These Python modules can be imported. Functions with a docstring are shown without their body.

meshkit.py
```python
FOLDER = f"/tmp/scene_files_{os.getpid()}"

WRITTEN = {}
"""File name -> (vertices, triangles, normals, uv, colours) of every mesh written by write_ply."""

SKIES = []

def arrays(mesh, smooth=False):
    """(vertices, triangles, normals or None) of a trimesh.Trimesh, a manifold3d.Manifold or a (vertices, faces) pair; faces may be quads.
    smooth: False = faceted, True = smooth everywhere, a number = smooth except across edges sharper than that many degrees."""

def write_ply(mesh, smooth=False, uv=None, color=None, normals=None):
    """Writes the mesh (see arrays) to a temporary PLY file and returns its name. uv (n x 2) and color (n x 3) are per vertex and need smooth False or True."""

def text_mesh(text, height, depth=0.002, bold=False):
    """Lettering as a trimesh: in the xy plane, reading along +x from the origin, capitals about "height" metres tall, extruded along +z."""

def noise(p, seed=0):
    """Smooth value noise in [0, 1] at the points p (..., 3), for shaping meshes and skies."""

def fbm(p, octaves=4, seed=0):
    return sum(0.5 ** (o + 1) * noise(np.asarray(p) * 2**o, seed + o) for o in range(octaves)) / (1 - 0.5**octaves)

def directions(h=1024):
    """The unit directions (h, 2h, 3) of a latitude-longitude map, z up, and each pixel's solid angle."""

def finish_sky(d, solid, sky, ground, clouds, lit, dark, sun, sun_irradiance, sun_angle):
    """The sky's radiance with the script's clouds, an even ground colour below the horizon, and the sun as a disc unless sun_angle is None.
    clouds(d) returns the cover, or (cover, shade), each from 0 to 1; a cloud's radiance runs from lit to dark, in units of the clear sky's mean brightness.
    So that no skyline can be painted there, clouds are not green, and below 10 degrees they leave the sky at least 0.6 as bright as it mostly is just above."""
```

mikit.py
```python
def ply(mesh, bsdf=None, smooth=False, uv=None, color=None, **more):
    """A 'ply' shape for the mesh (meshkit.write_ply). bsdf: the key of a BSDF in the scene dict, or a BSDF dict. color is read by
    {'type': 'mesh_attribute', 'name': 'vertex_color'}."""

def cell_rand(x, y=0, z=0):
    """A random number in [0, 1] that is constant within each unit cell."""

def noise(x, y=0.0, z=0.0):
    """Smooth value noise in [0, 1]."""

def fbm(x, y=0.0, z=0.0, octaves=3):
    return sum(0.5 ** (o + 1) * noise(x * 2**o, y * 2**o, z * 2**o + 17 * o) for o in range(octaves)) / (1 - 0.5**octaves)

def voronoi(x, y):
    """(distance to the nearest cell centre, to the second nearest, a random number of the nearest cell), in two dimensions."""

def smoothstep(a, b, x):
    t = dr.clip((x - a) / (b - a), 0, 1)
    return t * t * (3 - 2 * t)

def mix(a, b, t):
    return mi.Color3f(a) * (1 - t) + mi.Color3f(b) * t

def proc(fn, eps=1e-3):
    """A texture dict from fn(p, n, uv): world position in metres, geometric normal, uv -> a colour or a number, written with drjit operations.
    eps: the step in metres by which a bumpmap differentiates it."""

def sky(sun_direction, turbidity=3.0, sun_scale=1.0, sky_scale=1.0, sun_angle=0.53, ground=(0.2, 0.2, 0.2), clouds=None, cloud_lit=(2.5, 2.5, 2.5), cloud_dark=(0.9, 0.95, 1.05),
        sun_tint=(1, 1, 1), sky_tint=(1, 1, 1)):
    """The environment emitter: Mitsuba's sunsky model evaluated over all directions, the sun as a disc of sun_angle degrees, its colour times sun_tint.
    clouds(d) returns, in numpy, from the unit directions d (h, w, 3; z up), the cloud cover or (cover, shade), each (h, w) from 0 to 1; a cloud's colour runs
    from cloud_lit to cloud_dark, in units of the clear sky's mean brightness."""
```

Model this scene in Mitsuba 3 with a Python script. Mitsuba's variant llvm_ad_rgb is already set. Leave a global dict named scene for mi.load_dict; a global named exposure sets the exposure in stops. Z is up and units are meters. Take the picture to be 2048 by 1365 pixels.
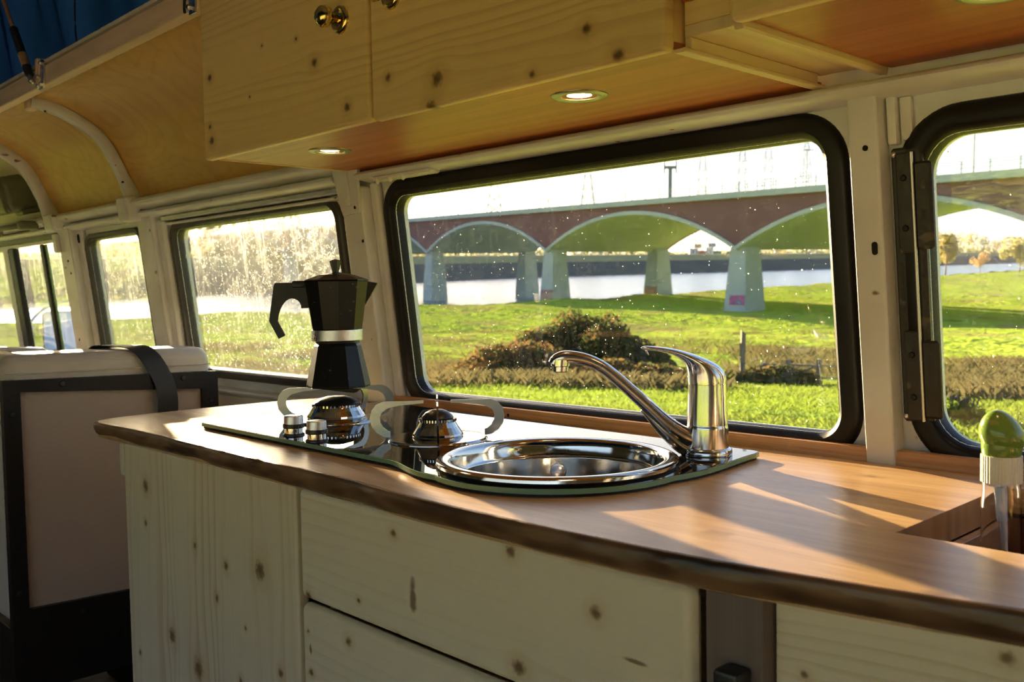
import math, random
import numpy as np, trimesh, shapely, shapely.geometry as sg, manifold3d as m3
import drjit as dr, mitsuba as mi, mikit, meshkit
from mikit import noise, fbm, voronoi, cell_rand, smoothstep, mix, proc
T = mi.ScalarTransform4f
scene, labels = {}, {}
# ------------------------------------------------------------------ camera, sky, sun, exposure
CAM = np.array([0.0, 0.0, 1.126])                      # eye inside the van; z = 0 is the van floor, +x the rear, +y the window wall
RIGHT, DOWN, FWD = np.array([[0.69137741, 0.72227019, -0.01797365], [0.02444838, -0.04825118, -0.99853598], [-0.72208002, 0.68992579, -0.05101811]])
cam_m = np.eye(4); cam_m[:3, 0], cam_m[:3, 1], cam_m[:3, 2], cam_m[:3, 3] = -RIGHT, -DOWN, FWD, CAM
scene['camera'] = {'type': 'thinlens', 'fov': math.degrees(2 * math.atan(1024 / 1905)), 'fov_axis': 'x', 'to_world': T(cam_m.tolist()),
                   'aperture_radius': 0.0016, 'focus_distance': 1.38, 'near_clip': 0.02, 'far_clip': 6000.0}
exposure = 2.9
SUN_AZ, SUN_EL = math.radians(162.9), math.radians(10.8)
SUN = [math.cos(SUN_EL) * math.cos(SUN_AZ), math.cos(SUN_EL) * math.sin(SUN_AZ), math.sin(SUN_EL)]
scene['sky'] = mikit.sky(SUN, turbidity=4.0, sun_scale=6.5, sky_scale=1.7, sky_tint=(0.98, 0.99, 1.22), sun_angle=0.6, sun_tint=(1.0, 1.26, 1.9), ground=(0.12, 0.15, 0.05))
# outside frame (the van stands slightly tilted on the dike): columns = right, forward, up, origin at the eye
OUT = np.array([[0.69163961, -0.72138463, 0.03519754], [0.7221589, 0.69148031, -0.01847965], [-0.01100747, 0.03819948, 0.99920951]])
def out(P): return CAM + np.asarray(P, float) @ OUT.T

# ------------------------------------------------------------------ naming and mesh helpers
used = {}
def numbered(k):
    n = used.get(k, -1) + 1; used[k] = n
    return k if n == 0 else f'{k}_{n:03d}'
def thing(name, label=None, cat=None, group=None, kind=None):
    key = numbered(name); d = {}
    if label: d['label'] = label
    if cat: d['category'] = cat
    if group: d['group'] = group
    if kind: d['kind'] = kind
    labels[key] = d
    return key
def part(parent, name, mesh, bsdf, smooth=False, label=None, kind=None, emit=None, **kw):
    key = numbered(parent + '__' + name)
    if mesh.is_watertight and mesh.volume < 0: mesh = tm(mesh.vertices, np.asarray(mesh.faces)[:, ::-1])
    scene[key] = mikit.ply(mesh, bsdf, smooth=smooth, **kw)
    if emit: scene[key]['emitter'] = {'type': 'area', 'radiance': {'type': 'rgb', 'value': emit}}
    if label or kind: labels[key] = {**({'label': label} if label else {}), **({'kind': kind} if kind else {})}
    return key
def single(name, mesh, bsdf, label=None, cat=None, group=None, kind=None, smooth=False, **kw):
    key = thing(name, label, cat, group, kind)
    scene[key] = mikit.ply(mesh, bsdf, smooth=smooth, **kw)
    return key
def tm(v, f): return trimesh.Trimesh(np.asarray(v, float), np.asarray(f, int), process=False)
def cat(*ms): return trimesh.util.concatenate([m for m in ms])
def fromman(m):
    q = m.to_mesh(); return tm(np.array(q.vert_properties)[:, :3], np.array(q.tri_verts))
def hull(pts): return fromman(m3.Manifold.hull_points(np.asarray(pts, float)))
def rbox(a, b, r=0.003, seg=1):
    a, b = np.minimum(a, b).astype(float), np.maximum(a, b).astype(float)
    r = min(r, 0.49 * float((b - a).min())); ang = np.linspace(0, math.pi / 2, seg + 1); P = []
    for sx in (0, 1):
        for sy in (0, 1):
            for sz in (0, 1):
                c = np.where([sx, sy, sz], b - r, a + r); s = np.where([sx, sy, sz], 1, -1)
                for t in ang:
                    for q in ang: P.append(c + s * r * np.array([math.cos(t) * math.cos(q), math.sin(t) * math.cos(q), math.sin(q)]))
    return hull(P)
def box(a, b): return rbox(a, b, 1e-4)
def xf(m, R=np.eye(3), t=(0, 0, 0)):
    return tm(np.asarray(m.vertices) @ np.asarray(R, float).T + np.asarray(t, float), m.faces)
def rotz(d):
    c, s = math.cos(math.radians(d)), math.sin(math.radians(d)); return np.array([[c, -s, 0], [s, c, 0], [0, 0, 1]])
def rot(axis, d): return trimesh.transformations.rotation_matrix(math.radians(d), axis)[:3, :3]
def ring_of(poly):
    p = np.asarray(poly.exterior.coords if hasattr(poly, 'exterior') else poly, float)
    return p[:-1] if np.allclose(p[0], p[-1]) else p
def extr(loops, h):
    """Extrude one or more loops (even-odd, so later loops are holes) from 0 to h along local z."""
    if hasattr(loops, 'exterior'): loops = [ring_of(loops)] + [np.asarray(i.coords)[:-1] for i in loops.interiors]
    elif np.asarray(loops[0]).ndim == 1: loops = [loops]
    return fromman(m3.CrossSection([np.asarray(l, float) for l in loops], m3.FillRule.EvenOdd).extrude(h))
def plate(loops, h, O, X, Y, Z): return xf(extr(loops, h), np.stack([X, Y, Z], 1), O)
def rrect(x0, x1, y0, y1, r, n=8):
    P = []
    for cx, cy, a in ((x1 - r, y1 - r, 0), (x0 + r, y1 - r, 90), (x0 + r, y0 + r, 180), (x1 - r, y0 + r, 270)):
        for t in np.radians(np.linspace(a, a + 90, n)): P.append((cx + r * math.cos(t), cy + r * math.sin(t)))
    return np.array(P)
def lathe(prof, n=48, c=(0, 0, 0), a0=0.0):
    P = np.asarray(prof, float); t = np.linspace(0, 2 * math.pi, n, endpoint=False) + a0; k = len(P)
    v = np.stack([np.outer(np.cos(t), P[:, 0]), np.outer(np.sin(t), P[:, 0]), np.tile(P[:, 1], (n, 1))], -1).reshape(-1, 3) + np.asarray(c, float)
    f = []
    for i in range(n):
        j = (i + 1) % n
        for q in range(k - 1):
            a, b, d, e = i * k + q, j * k + q, j * k + q + 1, i * k + q + 1
            if P[q, 0] > 1e-9: f.append((a, b, d))
            if P[q + 1, 0] > 1e-9: f.append((a, d, e))
    m = tm(v, f); m.merge_vertices(digits_vertex=9); return m
def sweep(path, w, h=None, sides=14, up=(0, 0, 1), caps=True, power=1.0):
    """Tube along a path; half-width w and half-height h per point (the height lies along `up`)."""
    p = np.asarray(path, float); n = len(p); w = np.broadcast_to(w, (n,)); h = w if h is None else np.broadcast_to(h, (n,))
    t = np.gradient(p, axis=0); t /= np.linalg.norm(t, axis=1, keepdims=True)
    s = np.cross(t, up); s /= np.linalg.norm(s, axis=1, keepdims=True) + 1e-12; u = np.cross(s, t)
    a = np.linspace(0, 2 * math.pi, sides, endpoint=False); ca, sa = np.cos(a), np.sin(a)
    ca, sa = np.sign(ca) * np.abs(ca) ** power, np.sign(sa) * np.abs(sa) ** power
    v = p[:, None] + w[:, None, None] * ca[None, :, None] * s[:, None] + h[:, None, None] * sa[None, :, None] * u[:, None]
    f = []
    for i in range(n - 1):
        for j in range(sides):
            k = (j + 1) % sides; A, B, C, D = i * sides + j, i * sides + k, (i + 1) * sides + k, (i + 1) * sides + j
            f += [(A, B, C), (A, C, D)]
    v = v.reshape(-1, 3)
    if caps:
        v = np.vstack([v, p[0], p[-1]]); c0, c1 = n * sides, n * sides + 1
        for j in range(sides):
            k = (j + 1) % sides; f += [(c0, k, j), (c1, (n - 1) * sides + j, (n - 1) * sides + k)]
    return tm(v, np.array(f)[:, ::-1])
def spline(P, n):
    from scipy.interpolate import CubicSpline
    P = np.asarray(P, float); d = np.r_[0, np.cumsum(np.linalg.norm(np.diff(P[:, :3], axis=0), axis=1))]
    return CubicSpline(d, P)(np.linspace(0, d[-1], n))
def rod(a, b, r, sides=10): return sweep([a, b], r, sides=sides, up=(0, 0, 1) if abs(np.subtract(b, a)[2]) < 0.9 * np.linalg.norm(np.subtract(b, a)) else (1, 0, 0))
def bar(a, b, w, h, up=(0, 0, 1)):
    a, b = np.asarray(a, float), np.asarray(b, float); t = (b - a) / np.linalg.norm(b - a)
    s = np.cross(t, up); s /= np.linalg.norm(s); u = np.cross(s, t)
    return hull([p + i * w / 2 * s + j * h / 2 * u for p in (a, b) for i in (-1, 1) for j in (-1, 1)])
def cards(P, size, rng, aspect=1.6, upbias=0.0):
    """Leaf cards: one bent quad per point."""
    n = len(P); a = rng.normal(size=(n, 3)); a[:, 2] += upbias; a /= np.linalg.norm(a, axis=1, keepdims=True)
    b = np.cross(a, rng.normal(size=(n, 3))); b /= np.linalg.norm(b, axis=1, keepdims=True)
    s = np.asarray(size * rng.uniform(0.6, 1.3, n))[:, None]
    v = np.stack([P - a * s * aspect / 2, P + b * s / 2, P + a * s * aspect / 2, P - b * s / 2], 1).reshape(-1, 3)
    i = np.arange(n)[:, None] * 4; f = np.vstack([i + [0, 1, 2], i + [0, 2, 3]])
    return tm(v, f)
def blades(P, hgt, wid, rng, lean=0.35):
    n = len(P); t = rng.uniform(0, 2 * math.pi, n); d = np.stack([np.cos(t), np.sin(t), t * 0], 1); q = np.stack([-np.sin(t), np.cos(t), t * 0], 1)
    h = (hgt * rng.uniform(0.5, 1.2, n))[:, None]; w = (wid * rng.uniform(0.7, 1.3, n))[:, None]; z = np.array([[0, 0, 1.0]])
    v = np.stack([P - q * w, P + q * w, P + z * h * .6 + d * h * lean * .3 + q * w * .7, P + z * h + d * h * lean], 1).reshape(-1, 3)
    i = np.arange(n)[:, None] * 4; return tm(v, np.vstack([i + [0, 1, 2], i + [0, 2, 3]]))

# ------------------------------------------------------------------ materials
def mat(name, d): scene['mat_' + name] = d; return 'mat_' + name
def rgb(*c): return {'type': 'rgb', 'value': list(c)}
def pri(col, rough=0.5, two=True, **kw):
    d = {'type': 'principled', 'base_color': col if isinstance(col, dict) else rgb(*col), 'roughness': rough, **kw}
    return {'type': 'twosided', 'b': d} if two else d
def bumped(d, fn, scale, eps=1e-3): return {'type': 'twosided', 'b': {'type': 'bumpmap', 'tex': proc(fn, eps), 'scale': scale, 'b': d}}
def axes(p, i): return (p.x, p.y, p.z)[i]
def pine(ax, ac, knots, c0, c1, ck, seed=0.0, lines=70.0, streaks=()):
    """Knotty softwood: growth lines along axis ax that bend round the knots (world positions along ax, ac and a radius)."""
    def fn(p, n, uv):
        a, b = axes(p, ax) + seed * 3.1, axes(p, ac)
        bb, kn, ring, core = b, mi.Float(0), mi.Float(0), mi.Float(0)
        for (ka, kb, r) in knots:
            da, db = (axes(p, ax) - ka), (b - kb)
            g = dr.exp(-(dr.square(da / (r * 4.0)) + dr.square(db / (r * 2.2))))
            bb = bb - db * g * 0.75
            q = dr.sqrt(dr.square(da / (r * 1.15)) + dr.square(db / r)) + 0.35 * (noise(a * 260, b * 260) - 0.5)
            kn = dr.maximum(kn, 1 - smoothstep(0.45, 1.1, q))
            core = dr.maximum(core, 1 - smoothstep(0.15, 0.75, q))
            ring = dr.maximum(ring, (1 - smoothstep(0.9, 2.6, q)) * 0.4)
        t = bb * lines * 0.55 + 9.0 * fbm(a * 0.55, bb * 6 + seed) + 0.25 * noise(a * 6, bb * 25)
        f = t - dr.floor(t)
        late = smoothstep(0.35, 0.92, f) * (1 - smoothstep(0.92, 1.0, f))
        amt = 0.1 + 0.9 * smoothstep(0.2, 0.8, noise(bb * 24 + seed * 7, a * 0.9))
        fine = noise(a * 14, b * 900)
        c = mix(c0, c1, dr.clip(late * amt * 0.48 + 0.16 * (fine - 0.5) + 0.5 * (fbm(a * 1.1, bb * 7 + seed) - 0.42), 0, 1))
        for (sa, sb, la, lb) in streaks:
            st = (1 - smoothstep(0.4, 1.0, dr.sqrt(dr.square((axes(p, ax) - sa) / la) + dr.square((b - sb) / lb)) + .5 * (noise(a * 60, b * 200) - .5))) * .9; kn = dr.maximum(kn, st); core = dr.maximum(core, st * 1.1)
        return mix(mix(c, c1, ring), mix(mi.Color3f(c1) * 0.62, ck, core), kn * 0.92)
    return proc(fn)
P0, P1, PK = (0.66, 0.575, 0.395), (0.49, 0.35, 0.17), (0.16, 0.075, 0.028)
U0, U1, UK = (0.70, 0.50, 0.20), (0.50, 0.31, 0.095), (0.11, 0.04, 0.012)
mat('pine_door', pri(pine(2, 0, [(.805, -1.61, .012), (.735, -1.222, .016), (.722, -1.325, .008), (.735, -1.428, .006), (.74, -1.615, .006), (.60, -1.172, .008), (.565, -1.525, .014), (.535, -1.43, .019),
     (.555, -1.29, .007), (.55, -1.195, .007), (.505, -1.33, .008), (.665, -1.358, .007), (.64, -1.27, .004), (.5, -1.66, .006)], P0, P1, PK, 1.0, 62), 0.42, specular=0.4))
mat('pine_drawer', pri(pine(0, 2, [(-.90, .845, .006), (-.70, .861, .008), (-.605, .873, .005), (-.585, .824, .008), (-1.093, .728, .008), (-.975, .748, .004), (-.90, .722, .005), (-.69, .742, .01), (-1.0, .69, .007), (-1.095, .68, .003), (-1.09, .625, .006)],
     P0, P1, PK, 2.3, 115, streaks=[(-.865, .778, .008, .026), (-.54, .79, .02, .003), (-1.09, .655, .004, .01)]), 0.42, specular=0.4))
mat('pine_right', pri(pine(0, 2, [(-.39, .81, .004), (-.25, .80, .008), (-.24, .86, .006)], P0, P1, PK, 4.3, 115), 0.45))
mat('pine_upper', pri(pine(0, 2, [(-1.60, 1.515, .008), (-1.60, 1.405, .009), (-1.605, 1.43, .006), (-1.26, 1.48, .009), (-1.175, 1.40, .008), (-1.31, 1.525, .004), (-1.415, 1.535, .003), (-1.425, 1.362, .003),
     (-1.075, 1.425, .007), (-.97, 1.405, .013), (-.985, 1.37, .012), (-.795, 1.38, .006), (-.71, 1.415, .008), (-.665, 1.378, .009), (-1.46, 1.46, .003)], U0, U1, UK, 3.7, 120), 0.4, specular=0.4))
mat('pine_plain', pri(pine(0, 2, [], U0, U1, UK, 6.1, 60), 0.42))
mat('pine_filler', pri(pine(1, 0, [], (0.62, 0.47, 0.24), (0.50, 0.34, 0.14), UK, 8.2, 45), 0.45))
def ply_red(p, n, uv):
    s = noise(p.y * 60 + 1.5 * noise(p.x * 2.2, p.y * 3), p.x * 1.3); f = noise(p.y * 420, p.x * 9)
    return mix((0.41, 0.118, 0.028), (0.29, 0.072, 0.017), dr.clip(0.75 * s + 0.5 * (f - .5), 0, 1))
mat('mahogany_ply', pri(proc(ply_red), 0.38, specular=0.4))
def birch(p, n, uv):
    q = p.z * 7 + p.y * 5
    w = fbm(p.x * 2.6 + 0.6 * q, q * 1.1, p.y * 2) * 15
    f = w - dr.floor(w); l = smoothstep(0.55, 0.95, f) * (1 - smoothstep(0.95, 1, f))
    return mix((0.57, 0.345, 0.095), (0.46, 0.25, 0.06), dr.clip(0.32 * l + 0.45 * (noise(p.x * 40, q * 14) - 0.3) + 0.3 * (fbm(p.x * 3, q) - .4), 0, 1))
mat('birch_lining', pri(proc(birch), 0.4, specular=0.35))
def beamw(p, n, uv):
    return mix((0.70, 0.53, 0.37), (0.58, 0.41, 0.25), dr.clip(fbm(p.x * 7, p.z * 60, p.y * 30) * 1.3 - .25, 0, 1))
mat('beam_wood', pri(proc(beamw), 0.45))
def top_wood(p, n, uv):
    y = p.y + 0.012 * noise(p.x * 3.5, p.y * 4) * 2
    s = noise(y * 26, p.x * 0.9); s2 = noise(y * 75 + 5, p.x * 2.2); f = noise(y * 600, p.x * 22)
    t = dr.clip(0.62 * s + 0.33 * s2 + 0.35 * (f - .5), 0, 1)
    k = voronoi(p.x * 3.1 + 2.3, p.y * 5.7)[0]
    return mix(mix((0.50, 0.325, 0.155), (0.27, 0.142, 0.055), t), (0.13, 0.06, 0.025), (1 - smoothstep(0.0, 0.10, k + .05 * noise(p.x * 90, p.y * 90))) * 0.8)
mat('worktop_wood', pri(proc(top_wood), 0.33, specular=0.5, clearcoat=0.25, clearcoat_gloss=0.75))
def bark(p, n, uv):
    a = fbm(p.x * 9, p.z * 22, p.y * 9); b = noise(p.x * 34, p.z * 110)
    c = mix((0.17, 0.092, 0.042), (0.065, 0.031, 0.014), smoothstep(0.35, 0.7, a * .8 + .2 * b))
    return mix(c, (0.022, 0.013, 0.008), smoothstep(0.56, 0.66, fbm(p.x * 5 + 3.3, p.z * 34, p.y * 4) + .05 * (b - .5)))
mat('live_edge', {'type': 'twosided', 'b': {'type': 'bumpmap', 'tex': proc(lambda p, n, uv: fbm(p.x * 22, p.z * 55, p.y * 20)), 'scale': 0.004,
     'b': pri(proc(bark), 0.38, two=False, specular=0.5)}})
mat('upstand_wood', pri(proc(lambda p, n, uv: mix((0.50, 0.28, 0.125), (0.28, 0.13, 0.052), dr.clip(noise(p.z * 240 + p.y * 240, p.x * 3.0) * .8 + .4 * (noise(p.x * 14, p.z * 700) - .5), 0, 1))), 0.42))
def recess_wood(p, n, uv): return mix((0.36, 0.22, 0.11), (0.17, 0.085, 0.035), dr.clip(noise(p.y * 90, p.x * 90, p.z * 5), 0, 1))
mat('end_grain', pri(proc(recess_wood), 0.5))
mat('shelf_brown', pri((0.10, 0.028, 0.018), 0.55))
mat('post_wood', pri(proc(lambda p, n, uv: mix((0.165, 0.125, 0.105), (0.115, 0.08, 0.066), dr.clip(noise(p.x * 160, p.z * 5) * .7 + .3 * noise(p.x * 600, p.z * 20), 0, 1))), 0.5))
def paint(p, n, uv):
    g = fbm(p.x * 7, p.y * 7, p.z * 7); s = noise(p.x * 70, p.y * 70, p.z * 60); b = noise(p.x * 16 + 9, p.y * 16, p.z * 16)
    c = mix((0.62, 0.635, 0.615), (0.55, 0.545, 0.495), smoothstep(0.35, 0.7, g))
    return mix(c, (0.16, 0.09, 0.045), smoothstep(0.83, 0.89, s * .8 + .2 * b) * smoothstep(0.62, 0.72, b))
mat('white_paint', bumped(pri(proc(paint), 0.33, two=False, specular=0.5), lambda p, n, uv: fbm(p.x * 45, p.y * 45, p.z * 45), 0.0012))
mat('cream_paint', pri((0.60, 0.53, 0.39), 0.45))
mat('roof_white', pri((0.55, 0.52, 0.45), 0.7))
mat('cabin_dark', pri((0.20, 0.175, 0.15), 0.6))
mat('floor_dark', pri(proc(lambda p, n, uv: mix((0.06, 0.045, 0.03), (0.03, 0.022, 0.015), noise(p.x * 30, p.y * 30))), 0.6))
mat('rubber', pri(proc(lambda p, n, uv: mix((0.004, 0.0036, 0.003), (0.008, 0.0072, 0.006), fbm(p.x * 25, p.y * 25, p.z * 25))), 0.42, specular=0.25))
mat('rubber_grey', pri(proc(lambda p, n, uv: mix((0.028, 0.026, 0.022), (0.055, 0.052, 0.042), fbm(p.x * 18, p.y * 18, p.z * 18))), 0.45))
mat('black_metal', pri((0.010, 0.0095, 0.009), 0.42, specular=0.3))
mat('hinge_black', bumped(pri(proc(lambda p, n, uv: mix((0.018, 0.016, 0.012), (0.07, 0.055, 0.03), smoothstep(.66, .78, fbm(p.x * 60, p.z * 60, p.y * 60)))), 0.4, two=False), lambda p, n, uv: noise(p.x * 160, p.z * 160), 0.0006))
mat('hole', pri((0.004, 0.004, 0.004), 0.9))
mat('chrome', {'type': 'roughconductor', 'material': 'none', 'alpha': 0.025, 'specular_reflectance': rgb(.72, .73, .75), 'distribution': 'ggx'})
mat('steel', {'type': 'twosided', 'b': {'type': 'bumpmap', 'tex': proc(lambda p, n, uv: fbm(p.x * 30, p.y * 30, p.z * 30)), 'scale': 0.0003,
     'b': {'type': 'roughconductor', 'material': 'none', 'alpha': 0.018, 'specular_reflectance': rgb(.66, .65, .63)}}})
mat('brushed', {'type': 'twosided', 'b': {'type': 'roughconductor', 'material': 'Al', 'alpha': 0.2, 'specular_reflectance': rgb(0.8, 0.8, 0.8)}})
mat('grate_steel', {'type': 'twosided', 'b': {'type': 'roughconductor', 'material': 'none', 'alpha': 0.10, 'specular_reflectance': rgb(.46, .46, .46)}})
mat('zinc', {'type': 'twosided', 'b': {'type': 'roughconductor', 'material': 'Al', 'alpha': 0.18, 'specular_reflectance': rgb(0.7, 0.7, 0.66)}})
mat('brass', {'type': 'twosided', 'b': {'type': 'roughconductor', 'material': 'Au', 'alpha': 0.04, 'specular_reflectance': rgb(0.85, 0.78, 0.62)}})
mat('black_glass', {'type': 'twosided', 'b': {'type': 'plastic', 'diffuse_reflectance': rgb(0.006, 0.006, 0.006), 'int_ior': 1.6}})
mat('glass_edge', pri((0.16, 0.30, 0.17), 0.22, specular=0.6))
mat('burner_black', pri((0.016, 0.015, 0.014), 0.35, specular=0.5))
def potc(p, n, uv): return mix((0.009, 0.0088, 0.0085), (0.08, 0.07, 0.06), smoothstep(0.80, 0.86, noise(p.x * 260, p.y * 260, p.z * 200) * .75 + .25 * noise(p.x * 50, p.y * 50, p.z * 50)))
mat('pot_black', pri(proc(potc), 0.28, specular=0.22))
mat('black_plastic', pri((0.014, 0.0145, 0.016), 0.38, specular=0.5))
def leather(p, n, uv): return mix((0.60, 0.54, 0.46), (0.53, 0.465, 0.385), fbm(p.x * 9, p.y * 9, p.z * 9))
mat('leatherette', bumped(pri(proc(leather), 0.42, two=False, specular=0.4), lambda p, n, uv: noise(p.x * 500, p.y * 500, p.z * 500) + 6 * fbm(p.x * 10, p.y * 10, p.z * 10), 0.0004))
mat('seat_panel', bumped(pri((0.40, 0.315, 0.25), 0.5, two=False), lambda p, n, uv: fbm(p.y * 5 + p.z * 2, p.z * 5), 0.004))
mat('webbing', bumped(pri((0.012, 0.012, 0.012), 0.5, two=False), lambda p, n, uv: noise(p.x * 900 + p.z * 900, p.y * 900), 0.0004))
mat('plank', pri(proc(lambda p, n, uv: mix((0.42, 0.28, 0.14), (0.30, 0.18, 0.08), noise(p.y * 5, p.z * 60, p.x * 60))), 0.5))
def canvas(p, n, uv): return mix((0.005, 0.018, 0.085), (0.006, 0.032, 0.075), fbm(p.x * 4 + p.z * 2, p.z * 1.5))
mat('blue_canvas', {'type': 'principledthin', 'base_color': proc(canvas), 'roughness': 0.6, 'diff_trans': 0.16})
mat('housing_green', bumped(pri((0.095, 0.105, 0.052), 0.45, two=False), lambda p, n, uv: noise(p.x * 300, p.y * 300, p.z * 300), 0.0004))
mat('lamp_trim', pri((0.30, 0.30, 0.20), 0.3, metallic=0.7))
mat('lamp_face', pri((0.9, 0.85, 0.7), 0.4))
mat('cap_green', pri(proc(lambda p, n, uv: mix((0.165, 0.265, 0.045), (0.30, 0.29, 0.09), smoothstep(.66, .74, fbm(p.x * 120, p.y * 120, p.z * 120)))), 0.14, specular=0.6))
mat('white_collar', pri((0.78, 0.73, 0.62), 0.35, spec_trans=0.0))
mat('clear', {'type': 'dielectric', 'int_ior': 1.45})
mat('pale_plastic', pri((0.55, 0.60, 0.66), 0.4))
mat('pane', {'type': 'thindielectric', 'int_ior': 1.5})
mat('mirror_glass', {'type': 'twosided', 'b': {'type': 'conductor', 'material': 'Ag'}})
DIRT = {'type': 'principledthin', 'base_color': rgb(0.80, 0.82, 0.78), 'roughness': 0.55, 'spec_trans': 0.6, 'eta': 1.3, 'diff_trans': 1.4}
def film(name, base, streak, seed, sx=1.0):
    def op(p, n, uv):
        x, z = p.x + seed, p.z
        big = fbm(x * 6, z * 9); run = noise(x * 210, z * 22) * noise(x * 40 + 4, z * 9); dots = noise(x * 420, z * 420) * noise(x * 90, z * 80)
        wipe = noise((x + z * .7) * 14, (z - x * .5) * 120)
        return dr.clip(base * (.55 + .9 * big) + streak * (1.1 * run * run + .75 * smoothstep(.40, .62, dots) + .30 * smoothstep(.62, .85, wipe) * big), 0, 0.9)
    return mat(name, {'type': 'mask', 'opacity': proc(op), 'b': DIRT})
film('film_dirty', 0.06, 0.26, 3.7)
film('film_clean', 0.0015, 0.018, 9.1)
film('film_right', 0.008, 0.07, 1.3)
mat('speck', {'type': 'principledthin', 'base_color': rgb(0.95, 0.93, 0.86), 'roughness': 0.9, 'diff_trans': 1.6})
# outside
def meadow_c(p, n, uv):
    a = fbm(p.x * 0.16, p.y * 0.16, 0.0, 4); b = noise(p.x * 1.1, p.y * 1.1); c = noise(p.x * 5, p.y * 5); d = noise(p.x * .05 + 7, p.y * .05)
    g = mix((0.44, 0.56, 0.065), (0.29, 0.39, 0.055), dr.clip(.5 * b + .6 * (c - .3), 0, 1))
    g = mix(g, (0.40, 0.33, 0.12), smoothstep(0.52, 0.68, a * .8 + .2 * b) * .75)
    return mix(g, (0.13, 0.16, 0.04), smoothstep(0.70, 0.80, noise(p.x * .7, p.y * .7 + 30) * .75 + .25 * c) * .7)
mat('meadow', {'type': 'twosided', 'b': {'type': 'bumpmap', 'tex': proc(lambda p, n, uv: noise(p.x * 1.2, p.y * 1.2) + .35 * noise(p.x * 5, p.y * 5), 0.05), 'scale': 0.22, 'b': {'type': 'diffuse', 'reflectance': proc(meadow_c)}}})
def leaf(name, c, tr=0.9): return mat(name, {'type': 'principledthin', 'base_color': rgb(*c), 'roughness': 0.6, 'diff_trans': tr})
leaf('grass_blade', (0.20, 0.27, 0.045), .7); leaf('dry_blade', (0.125, 0.11, 0.052), .6); leaf('bramble', (0.085, 0.10, 0.035), .7); leaf('bramble_brown', (0.19, 0.12, 0.05), .7)
leaf('tree_yellow', (0.36, 0.34, 0.15)); leaf('tree_orange', (0.43, 0.30, 0.15)); leaf('tree_far', (0.27, 0.28, 0.17)); leaf('tree_brown', (0.31, 0.26, 0.14)); leaf('tree_gold', (0.38, 0.33, 0.14))
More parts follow.
